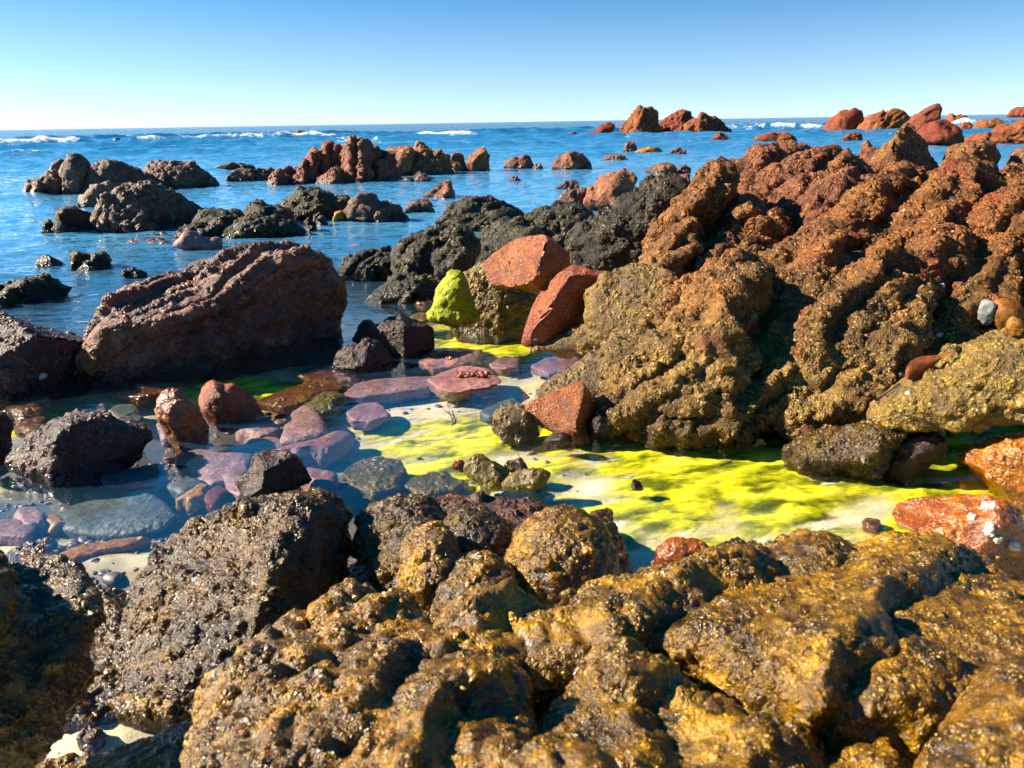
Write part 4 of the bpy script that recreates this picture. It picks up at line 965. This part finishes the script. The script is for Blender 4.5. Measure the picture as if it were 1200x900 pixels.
R_('rock', 'low wet orange-brown stone at the near edge of the green pool', 'orange', '766,662 770,645 780,635 800,634 825,642 845,652 840,664 800,668', b=664, T=.7, cuts=5, rough=.07)
R_('stone', 'small pinkish pebble before the shaded outcrop foot', 'pale', '919,497 922,486 932,484 942,489 944,497', b=497, cuts=5, cat='stone')
R_('stone', 'small orange pebble beside the pinkish pebble', 'orange', '940,497 944,487 955,484 964,492 966,498', b=498, cuts=5, cat='stone')
R_('stone', 'dark stone in the outcrop shadow on the green algae', 'wetblack', '852,518 860,508 876,507 884,515 880,521', b=520, cuts=5, cat='stone')
R_('stone', 'orange chip beside the dark stone in the outcrop shadow', 'orange', '880,521 886,515 893,515 897,521', b=521, cuts=5, cat='stone')
R_('stone', 'brown flat stone above the broken-off dark block', 'wetdark', '1074,510 1080,503 1092,500 1104,504 1106,510', b=510, cuts=5, cat='stone')
R_('stone', 'dark purple stone at the foot of the red wedge rock', 'wetblack', '636,519 644,511 656,508 668,512 670,518 655,522', b=520, cuts=5, cat='stone')
R_('stone', 'red chip left of the olive stone pair in mid pool', 'granite', '530,548 533,541 540,540 545,545 543,550', b=549, cuts=5, cat='stone')
R_('stone', 'olive knob stone with bright algae in mid pool', 'mossbrown', '541,560 545,545 555,536 566,536 578,545 596,552 594,564 570,568', b=566, cuts=4, rough=.09, cat='stone')
R_('stone', 'small brown stone behind the flat olive-topped stone', 'wetdark', '588,550 594,542 606,540 616,543 618,550 602,554', b=552, cuts=5, cat='stone')
R_('stone', 'flat olive-topped stone with a dark side in mid pool', 'mossbrown', '588,568 598,558 615,553 636,552 645,556 640,566 622,573 602,573', b=573, cuts=6, p=3, T=.7, cat='stone')
R_('stone', 'tiny red-brown chip on the sand right of the mid pool stones', 'wetdark', '738,570 742,563 750,566 754,572', b=571, cuts=5, cat='stone')

# --- submerged stones
S_ = lambda l, m, poly, **k: stone('submerged_stone', l, m, poly, group=SUBM, **{**k, 'p': 3.6, 'cuts': 3, 'up': k.get('up', .03) * .75, 'grow': 1.1})
S_('largest flat purple stone under water in the left pool', 'slate', '200,545 215,534 240,529 270,526 300,525 292,540 285,552 268,563 250,568 228,562 214,552', z=-.05, up=.03, down=.06)
S_('purple stone just in front of the red-orange notched rock', 'slate', '268,494 290,490 310,492 326,502 322,510 300,514 280,510', z=-.04, up=.03, down=.06)
S_('purple stone with a ridge and a pale edge right of the notched rock', 'slate', '336,500 345,486 358,482 370,486 380,500 378,514 350,520 330,522', z=-.04, up=.04, down=.06)
S_('long brown-purple stone lying below the ridged purple stone', 'slate', '328,530 350,522 375,516 400,510 411,514 400,524 375,534 345,537', z=-.04, up=.04, down=.06)
S_('purple stone between the largest flat stone and the ridged stone', 'slate', '284,526 300,518 320,516 334,522 330,534 305,536', z=-.05, up=.03, down=.05)
S_('pink-brown stone under the lit side of the black angular wet rock', 'slate', '264,562 275,548 290,542 302,552 300,575 285,582 270,576', z=-.04, up=.03, down=.05)
S_('pink stone to the right of the black angular wet rock', 'slate', '352,560 365,548 385,550 394,560 388,572 365,578', z=-.05, up=.03, down=.05)
S_('long pinkish stone below the dark purple-brown wet rock', 'slate', '121,562 135,555 160,552 185,548 202,549 196,564 175,570 145,572 126,570', z=-.03, up=.025, down=.05)
S_('rounded dark grey stone right of the long pinkish stone', 'grey', '194,575 205,563 222,560 240,565 235,576 215,582', z=-.05, up=.035, down=.05)
S_('flat ochre stone below the dark grey stone', 'tan', '208,588 215,578 235,570 245,572 240,582 222,591', z=-.04, up=.02, down=.04, strata=.04)
S_('reddish brown stone beside the flat ochre stone', 'granite', '241,586 246,576 254,571 266,580 262,588 248,593', z=-.04, up=.02, down=.04)
S_('flat grey-green slab under water left of the dark grey stone', 'grey', '100,580 115,574 140,571 170,572 176,578 150,583 115,584', z=-.05, up=.015, down=.04)
S_('big dark slate slab half buried in the left pool bed', 'grey', '62,612 80,600 105,592 140,585 170,584 190,592 200,608 185,622 150,628 110,628 78,622', z=-.06, up=.03, down=.05)
S_('pink stone near the left edge of the pool bed', 'slate', '16,606 25,598 40,597 52,604 50,615 32,620', z=-.04, up=.02, down=.04)
S_('purple stone at the very left edge of the pool bed', 'slate', '-20,620 0,612 20,612 40,618 36,630 10,636 -20,636', z=-.04, up=.02, down=.04)
S_('tan stone beside the pink stone near the left edge', 'tan', '50,612 62,604 72,610 76,618 60,624', z=-.05, up=.02, down=.04)
S_('small pink stone between the narrow ridged rock and the largest flat stone', 'slate', '222,528 232,518 248,520 256,528 240,534', z=-.05, up=.02, down=.04)
S_('small pink stone at the foot of the narrow ridged rock', 'slate', '184,500 190,492 198,500 204,515 192,518', z=-.05, up=.02, down=.04)
S_('lavender slab under the angular block reflection', 'slate', '494,424 500,414 520,409 545,408 562,410 555,422 530,430 510,433', z=-.01, up=.016, down=.05)
S_('long blue-grey slab in front of the dark red two-knob rock', 'slate', '404,464 420,452 450,444 480,440 505,442 500,456 470,460 430,466', z=-.04, up=.02, down=.05)
S_('purple slab carrying a tuft of red seaweed', 'slate', '505,446 520,438 545,432 570,434 584,448 575,458 540,462 515,455', z=-.005, up=.018, down=.06)
S_('oval purple stone alone on the pale algae', 'slate', '407,484 420,476 440,474 453,480 456,488 435,494 415,493', z=-.035, up=.014, down=.05)
S_('dark flat stone by the olive knobbly stone', 'grey', '564,484 580,474 600,468 612,476 600,486 575,490', z=-.04, up=.014, down=.05)
S_('wide brown algae-covered stone left of mid pool', 'mossbrown', '405,556 418,544 440,538 465,542 475,554 462,570 440,578 418,570', z=-.025, up=.014, down=.05)
S_('long olive sunken stone in front of the wide brown stone', 'mossbrown', '474,570 490,560 520,556 545,564 530,574 500,580', z=-.05, up=.014, down=.04)
S_('brown sunken slab at the foot of the big purple boulder', 'orange', '140,462 155,452 180,448 205,450 196,462 165,468', z=-.03, up=.02, down=.05)
S_('brown oval sunken stone near the left edge', 'orange', '4,484 18,474 38,468 56,470 50,478 25,488', z=-.03, up=.02, down=.05)
S_('small brown sunken stone behind the glinting wet rock', 'orange', '18,502 32,494 52,492 56,500 40,508', z=-.03, up=.02, down=.05)
S_('long brown sunken slab right of the notched red rock', 'orange', '305,470 325,462 350,455 375,450 400,448 396,458 370,468 335,476', z=-.03, up=.022, down=.05)
S_('olive-black sunken slab below the long brown slab', 'mossbrown', '350,476 370,466 395,462 405,468 390,478 365,482', z=-.03, up=.02, down=.05)
S_('orange sunken slab below the two-knob rock', 'orange', '346,440 370,432 395,430 420,436 410,446 375,450', z=-.03, up=.02, down=.05)
S_('grey-blue stone at the left foot of the olive ledge', 'slate', '625,430 640,422 665,418 684,422 672,434 645,440', z=-.03, up=.02, down=.05)
S_('lavender stone between the two slabs of the centre pool', 'slate', '575,428 590,420 608,422 606,432 588,436', z=-.05, up=.02, down=.05)
S_('grey stone on the pale sand beside the glinting wet rock', 'grey', '128,484 140,476 158,478 168,490 160,498 142,494', z=-.05, up=.02, down=.05)
S_('brown stone among green algae near the algae-coated rock', 'orange', '482,352 492,348 508,350 506,356 490,358', z=0, up=.02, down=.06)
S_('brown round stone behind the angular block', 'mossbrown', '480,374 486,368 498,369 502,376 490,380', z=0, up=.02, down=.06)
S_('brown ledge under water before the pale-lit dome', 'brown', '120,284 150,274 190,276 210,282 205,290 160,294 130,292', z=-.06, up=.05, down=.3)
S_('brown sunken stone right of the low cracked rock', 'orange', '1098,500 1110,497 1122,499 1118,502 1104,503', z=-.02, up=.02, down=.05)
S_('ochre chip on the sand left of the quartz rock', 'orange', '1010,612 1016,608 1030,614 1026,622 1014,618', z=-.05, up=.02, down=.04)
S_('small ochre stone near the sand at the big wet boulder', 'mossbrown', '256,600 264,592 276,592 280,598 266,604', z=-.04, up=.02, down=.04)
S_('long ochre ridge of rock in the shallows at lower left', 'tan', '58,662 75,650 105,640 140,634 172,632 150,642 115,650 80,660', z=-.015, up=.016, down=.04, strata=.03)
S_('flat brown ridge of rock below the pink stone at lower left', 'brown', '0,650 25,640 55,636 80,640 60,652 20,658', z=-.015, up=.012, down=.04)
S_('small pebble lying in the sand puddle at lower left', 'brown', '92,866 100,859 112,858 120,864 108,872', z=-.012, up=.016, down=.03)

# --- foreground
F_ = lambda l, mat, lobes, voxel, **k: outcrop('foreground_rock', l, mat, lobes, voxel, group=FORE, **{'smooth': 24, **k})
F_('tall wet crusted boulder with a dark right side, left of centre', 'wetdark', [
    dict(poly='132,775 146,718 160,698 182,680 203,660 228,648 262,630 295,616 325,610 355,605 400,602 432,608 452,626 456,648 458,684 446,716 418,748 380,768 330,780 300,800 250,808 195,815 150,800', d=1.70, T=.2, lean=.5, back=.3, skew=-.2, p=2.8, planes=[(.85, -.52, .05, .36), (-.6, -.35, .7, .56), (.1, -.3, .95, .8)]),
    dict(poly='118,800 140,760 200,730 320,730 440,700 470,720 450,770 340,800 240,822 150,826', z=.0, up=.07, down=.15),
], .0046, rough=.09, strata=.05, size=.2, billow=.06, octv=6, smooth=34)
F_('round golden wet knob at the near edge of the pool', 'wetgold', [
    dict(poly='586,690 590,660 600,636 620,616 650,604 680,606 705,620 722,642 724,668 712,694 690,725 620,730', d=1.66, T=.14, lean=.2),
], .0045, rough=.08, size=.14, billow=.04, octv=6)
F_('lumpy golden wet rock left of the round knob', 'wetgold', [
    dict(poly='468,690 472,650 482,635 500,623 520,626 536,642 548,665 548,720 520,740 480,720', d=1.63, T=.11, lean=.2),
    dict(poly='500,735 510,680 535,662 570,658 600,668 615,690 610,735 560,750', d=1.55, T=.12, lean=.2),
], .0045, rough=.10, size=.13, billow=.06, octv=6)
F_('low dark ridge rimming the pool behind the lumpy rock', 'wetdark', [
    dict(poly='412,650 420,612 445,596 465,588 490,587 508,592 524,606 532,630 500,650 460,655', d=1.86, T=.1, lean=.9),
    dict(poly='515,640 525,608 545,598 570,602 590,615 600,640 560,655', d=1.8, T=.1, lean=.4),
    dict(poly='430,660 450,635 490,612 520,620 540,650 500,690 450,690', d=1.75, T=.12, lean=.6),
], .0048, rough=.09, size=.15, billow=.04, octv=6)
F_('low black wet rock shelf between the tall boulder and the golden knob', 'wetblack', [
    dict(poly='330,790 400,690 430,630 470,600 530,592 600,600 690,612 730,640 730,720 600,770 440,800', z=-.02, up=.07, down=.2, p=3.2),
], .0048, rough=.10, strata=.04, size=.25, billow=.08, octv=6)
F_('low black wet rock in the channel between the lower left rock and the tall boulder', 'wetdark', [
    dict(poly='70,800 95,730 120,700 150,700 170,745 175,800 150,838 100,856 70,850', z=-.02, up=.055, down=.2, p=3.0),
], .0048, rough=.12, strata=.04, size=.14, billow=.08, octv=6)
F_('small brown rock peeping out behind the round golden knob', 'wetdark', [
    dict(poly='682,640 686,615 698,605 712,608 722,622 722,645', d=1.82, T=.07, lean=.2),
], .004, rough=.12, size=.08, billow=.04)
F_('dark shaded crusted rock at the lower left edge', 'wetdark', [
    dict(poly='-90,900 -60,700 -20,672 0,676 20,696 40,708 65,694 90,676 110,678 120,696 112,730 102,775 80,820 45,865 0,905', d=1.42, T=.13, lean=.45, back=.3),
    dict(poly='-380,840 -340,730 -250,680 -160,660 -80,662 -30,668 2,676 14,702 5,790', d=1.44, T=.14, lean=.2),  # unseen part beyond the left frame edge, added to cast shade here
], .005, rough=.12, strata=.04, size=.2, billow=.05, octv=6)
F_('low brown wet ledge below the tall wet boulder', 'wetgold', [
    dict(poly='128,826 150,802 220,788 280,790 340,790 380,800 340,836 260,838 200,846 150,842', z=.0, up=.035, down=.15),
], .0042, rough=.08, size=.14, billow=.04)
F_('olive wet ledge at the bottom left below the sand puddle', 'wetgold', [
    dict(poly='-40,980 0,912 60,902 120,896 180,878 240,850 330,840 330,980', z=.02, up=.05, down=.2),
], .0042, rough=.08, size=.14, billow=.04)
F_('big blunt wet crusted rock at the bottom, left of centre', 'wetgold', [
    dict(poly='222,980 230,880 246,836 275,806 310,786 350,764 400,752 470,754 540,770 590,800 620,850 640,890 640,1000 222,1000', z=.33, up=.11, down=.5, sy=-.2, p=3.0),
    dict(poly='345,800 352,768 372,742 402,724 440,716 478,726 506,748 514,800 430,830', z=.32, up=.075, down=.4, p=2.6),
    dict(poly='470,870 490,820 530,795 580,800 610,840 600,890 520,900', z=.39, up=.05, down=.4, p=2.2),
    dict(poly='290,880 300,840 350,815 410,825 430,865 380,900 310,910', z=.40, up=.04, down=.4, p=2.2),
], .004, rough=.10, strata=.06, size=.17, billow=.09, octv=6, smooth=12, ledges=[(7, .03)])
F_('huge golden wet crusted mound filling the lower right', 'wetgold', [
    dict(poly='640,760 660,722 700,704 745,690 800,680 870,668 940,656 1000,650 1060,648 1110,658 1150,680 1200,708 1290,755 1290,870 1180,840 1090,878 1000,862 910,830 830,790 760,772 700,778', z=.345, up=.07, down=.5, sy=-.14, p=3.4),
    dict(poly='1220,740 1350,750 1520,800 1520,960 1300,930 1200,860', z=.33, up=.08, down=.5, p=2.8),
    dict(poly='520,790 530,748 560,726 610,722 650,732 690,745 705,775 690,800 620,815 560,815', z=.33, up=.07, down=.5, p=2.8),
    dict(poly='620,900 640,850 690,806 740,800 790,818 850,850 930,885 1040,910 1100,930 1100,1080 620,1080', z=.34, up=.07, down=.5, sy=-.05, p=2.6),
    dict(poly='680,830 700,782 740,770 790,782 815,815 800,850 740,860', z=.37, up=.05, down=.4, p=2.2),
    dict(poly='880,800 930,744 1010,726 1080,744 1120,786 1080,830 980,832', z=.43, up=.03, down=.4, p=2.2),
], .0042, rough=.08, strata=.05, size=.18, billow=.05, octv=6, smooth=12, ledges=[(4, .045)])
F_('golden wet ridge in the bottom right corner', 'wetgold', [
    dict(poly='1080,940 1100,880 1130,838 1170,812 1210,796 1280,780 1330,1000 1080,1020', z=.46, up=.08, down=.5, p=2.8),
], .004, rough=.10, size=.15, billow=.08, octv=6, ledges=[(7, .03)])
F_('blurred brown knob rising into the bottom edge of the picture', 'wetgold', [
    dict(poly='580,940 600,900 640,882 690,884 720,906 720,960 600,970', z=.5, up=.04, down=.4, p=2.4),
], .004, rough=.10, size=.1, billow=.08)

# --- small finds
def on_mesh(px, py, fallback_z=0.0):
    """where the sight line through a picture point meets the rocks built so far"""
    dg = bpy.context.evaluated_depsgraph_get(); dg.update()
    d = rays([(px, py)])[0]
    ok, loc, nor, idx, ob, mt = sc.ray_cast(dg, Vector(C0), Vector(d).normalized())
    skip = 0
    while ok and ob.name.split('.')[0] in ('sea', 'algae_mat') and skip < 4:
        ok, loc, nor, idx, ob, mt = sc.ray_cast(dg, loc + Vector(d).normalized() * .002, Vector(d).normalized()); skip += 1
    if not ok:
        return Vector(on_level(px, py, fallback_z)), Vector((0, 0, 1))
    return loc, nor

def lump(name, label, mat, px, py, pw, ph, group=None, cat='stone', cuts=9, sink=.25, rough=.16, fwd=0.0):
    _cnt[0] += 1
    loc, nor = on_mesh(px, py)
    dist = (loc - Vector(C0)).length
    a, h = pw / 2 / FPX * dist, ph / 2 / FPX * dist
    S, fc = ico(4)
    U = cut_facets(S.copy(), cuts, np.random.default_rng(_cnt[0]))
    me = mesh_np(name, U * np.array([a, min(a, h) * 1.1, h]), fc)
    roughen(me, min(a, h), rough, 0, 1, _cnt[0], 3)
    loc = loc + (Vector(C0) - loc).normalized() * fwd
    set_v(me, get_v(me) + np.array(loc + Vector((0, 0, h * (1 - 2 * sink)))))
    return link(name, me, M[mat], label=label, cat=cat, group=group)

lump('stone', 'orange and tan stone perched in the cleft at the right edge', 'ochre', 1172, 388, 36, 33, sink=.0, cuts=5)
lump('stone', 'small knob stone right of the perched orange stone', 'ochre', 1186, 396, 16, 22, sink=.0)
lump('stone', 'pale grey stone leaning on the perched orange stone', 'greystone', 1153, 377, 17, 27, sink=.1, fwd=.05)
lump('stone', 'small yellow pitted stone beside the dry leaf', 'gold', 1086, 438, 13, 11)
lump('stone', 'small golden knob on top of the log-shaped ridge', 'gold', 1114, 418, 17, 18)
lump('shell', 'white shell on the shaded dark purple rock at the left edge', 'shell', 48, 443, 16, 7, cat='shell', cuts=6)
lump('shell', 'round white pebble-like shell on the log-shaped ridge', 'shell', 1064, 462, 5, 5, cat='shell', cuts=0)
lump('shell', 'blue-grey shell beside the yellow pitted stone', 'greystone', 1096, 428, 7, 12, cat='shell', cuts=2)
for (x, y, w, h, l) in [(796, 428, 9, 5, 'small white shell halfway up the front lobe of the outcrop'), (1116, 233, 7, 4, 'white shell near the top of the main outcrop'),
                        (1116, 275, 10, 6, 'largest white shell chip on the right slope of the main outcrop'), (1103, 336, 6, 5, 'white shell chip above the perched orange stone'),
                        (845, 215, 5, 8, 'yellow-white shell on the shaded side of the golden ridge'), (1060, 248, 5, 4, 'tiny white shell in the middle of the main outcrop'),
                        (1003, 430, 4, 4, 'pale blue-white shell on the shaded outcrop foot'), (688, 372, 4, 5, 'white shell at the base of the leaning red slab'), (627, 398, 6, 4, 'white shell bits at the tip of the leaning red slab'),
                        (1090, 397, 9, 5, 'white shell in the dark cleft above the dry leaf'), (1101, 394, 9, 5, 'bluish shell in the dark cleft above the dry leaf')]:
    lump('shell', l, 'shell', x, y, w, h, group='small shells lodged in the outcrop', cat='shell', cuts=2)

# white quartz lumps are part of their rock
for (x, y, w, h) in [(1158, 594, 22, 12), (1142, 608, 11, 8), (1160, 620, 11, 14), (1168, 632, 9, 9), (1187, 640, 13, 9)]:
    loc, nor = on_mesh(x, y)
    dist = (loc - Vector(C0)).length; a, h2 = w / 2 / FPX * dist, h / 2 / FPX * dist
    S, fc = ico(4); U = cut_facets(S.copy(), 12, np.random.default_rng(x), .45, .8)
    me = mesh_np('quartz', U * np.array([a, a, h2 * 1.2]), fc); roughen(me, a, .25, 0, 1.5, x, 4)
    set_v(me, get_v(me) + np.array(loc) - np.array(QUARTZ.location))
    me.materials.append(M['white'])
    qo = bpy.data.objects.new('quartz', me); COL.objects.link(qo); qo.parent = QUARTZ

def tube(path, r0, r1, seg=8):
    path = [Vector(p) for p in path]; bm = bmesh.new(); rings = []
    for i, p in enumerate(path):
        t_ = (path[min(i + 1, len(path) - 1)] - path[max(i - 1, 0)]).normalized()
        x = t_.orthogonal().normalized(); y = t_.cross(x)
        r = r0 + (r1 - r0) * i / (len(path) - 1)
        rings.append([bm.verts.new(p + (x * math.cos(a) + y * math.sin(a)) * r) for a in [2 * math.pi * k / seg for k in range(seg)]])
    for a, b in zip(rings, rings[1:]):
        for k in range(seg):
            bm.faces.new((a[k], a[(k + 1) % seg], b[(k + 1) % seg], b[k]))
    bm.faces.new(rings[0][::-1]); bm.faces.new(rings[-1])
    me = bpy.data.meshes.new('tube'); bm.to_mesh(me); bm.free()
    me.polygons.foreach_set('use_smooth', np.ones(len(me.polygons), bool))
    return me

def join_meshes(lst, name):
    bm = bmesh.new()
    for m in lst: bm.from_mesh(m)
    me = bpy.data.meshes.new(name); bm.to_mesh(me); bm.free()
    for m in lst: bpy.data.meshes.remove(m)
    return me

def twig(name, label, pts, r, mat='twig', lift=.012, cat='twig', arms=()):
    def pt(p, lf):
        l_, n_ = on_mesh(p[0], p[1]); return l_ + Vector((0, 0, lf if len(p) < 3 else p[2]))
    ms = [tube([pt(p, lift) for p in pts], r, r * .5)]
    for a in arms: ms.append(tube([pt(p, lift) for p in a], r * .7, r * .3))
    return link(name, join_meshes(ms, name), M[mat], label=label, cat=cat)

twig('twig', 'dark stick in the cleft below the dry leaf, running down to the pool', [(1017, 482), (1028, 474), (1040, 465), (1054, 455)], .006, lift=.02)
twig('twig', 'short black twig lying in the algae at the foot of the dark stick', [(1006, 491), (1016, 486), (1024, 482)], .003)
twig('twig', 'thin black twig floating on the yellow algae left of the cracked rock', [(844, 549), (858, 543), (868, 541), (876, 538)], .0022, arms=[[(868, 541), (872, 537)]])
twig('twig', 'thin red-brown twig leaning out of the mid pool stones', [(613, 549, .0), (610, 545, .02), (606, 541, .04)], .0018)
twig('seaweed_sprig', 'dark forked weed sprig on the sand in the upper pool', [(530, 502), (530, 494), (527, 488), (519, 482)], .003, cat='seaweed', arms=[[(530, 494), (536, 488)], [(527, 488), (526, 480)]])
twig('frond', 'pale feathery frond lying beside the dark broken-off block', [(1104, 543), (1112, 538), (1120, 535)], .0024, 'palefrond', cat='seaweed', arms=[[(1108, 540), (1106, 534)], [(1112, 538), (1111, 532)], [(1115, 537), (1122, 541)], [(1110, 539), (1116, 545)], [(1116, 536), (1117, 530)]])

# tuft of red seaweed on its slab, algae tuft on the lavender slab
def tuft(name, label, mat, px0, px1, py, n, h, cat='seaweed'):
    rg = random.Random(px0); ms = []
    for i in range(n):
        x = rg.uniform(px0, px1); loc, _ = on_mesh(x, py + rg.uniform(-3, 3))
        S, fc = ico(2)
        s = rg.uniform(.4, 1) * h
        me = mesh_np('k', S * np.array([s * rg.uniform(.5, 1.6), s * rg.uniform(.4, 1), s * rg.uniform(.6, 1.5)]) + np.array(loc) + np.array([0, 0, s * .4]), fc); roughen(me, s, .35, 0, 1.6, i, 2); ms.append(me)
    return link(name, join_meshes(ms, name), M[mat], label=label, cat=cat)
tuft('seaweed_tuft', 'red-brown seaweed tuft growing on a purple slab in the pool', 'weed', 534, 572, 440, 90, .012)
tuft('seaweed_tuft', 'red and green weed patch on the lavender slab', 'orange', 500, 530, 419, 40, .009)
tuft('algae_tuft', 'bright green algae tuft on the left end of the notched red rock', 'green', 216, 236, 459, 22, .018, cat='algae')

# dry leaf > stem
loc, _ = on_mesh(1076, 436)
loc = loc + (Vector(C0) - loc).normalized() * .03 + Vector((0, 0, .004))
dist = (loc - Vector(C0)).length; k = dist / FPX
bm = bmesh.new(); NU, NV = 14, 8; grid = []
for i in range(NU + 1):
    u = i / NU; wv = math.sin(math.pi * min(u * 1.15, 1) ** .75) * 14 * (1 - .3 * u) + .6
    row = []
    for j in range(NV + 1):
        s = j / NV * 2 - 1
        x, z = (u - .4) * 34 + s * wv * .45, (u - .4) * 30 - s * wv * .75
        y = 4 * s * s + 2 * math.sin(u * 5) - (u - .4) * 8
        row.append(bm.verts.new(loc + Vector((x * k, -.03 + y * k, z * k + .02))))
    grid.append(row)
for i in range(NU):
    for j in range(NV):
        bm.faces.new((grid[i][j], grid[i + 1][j], grid[i + 1][j + 1], grid[i][j + 1]))
bmesh.ops.solidify(bm, geom=bm.faces[:], thickness=.0018)
me = bpy.data.meshes.new('dry_leaf'); bm.to_mesh(me); bm.free()
lf = link('dry_leaf', me, M['leaf'], label='curled red-brown dry leaf caught in the cleft of the outcrop', cat='leaf')
st = tube([loc + Vector((18 * k, -.03, 17 * k + .02)), loc + Vector((22 * k, -.03, 22 * k + .02)), loc + Vector((25 * k, -.025, 27 * k + .02))], .0025, .0012)
link('stem', st, M['twig'], parent=lf)
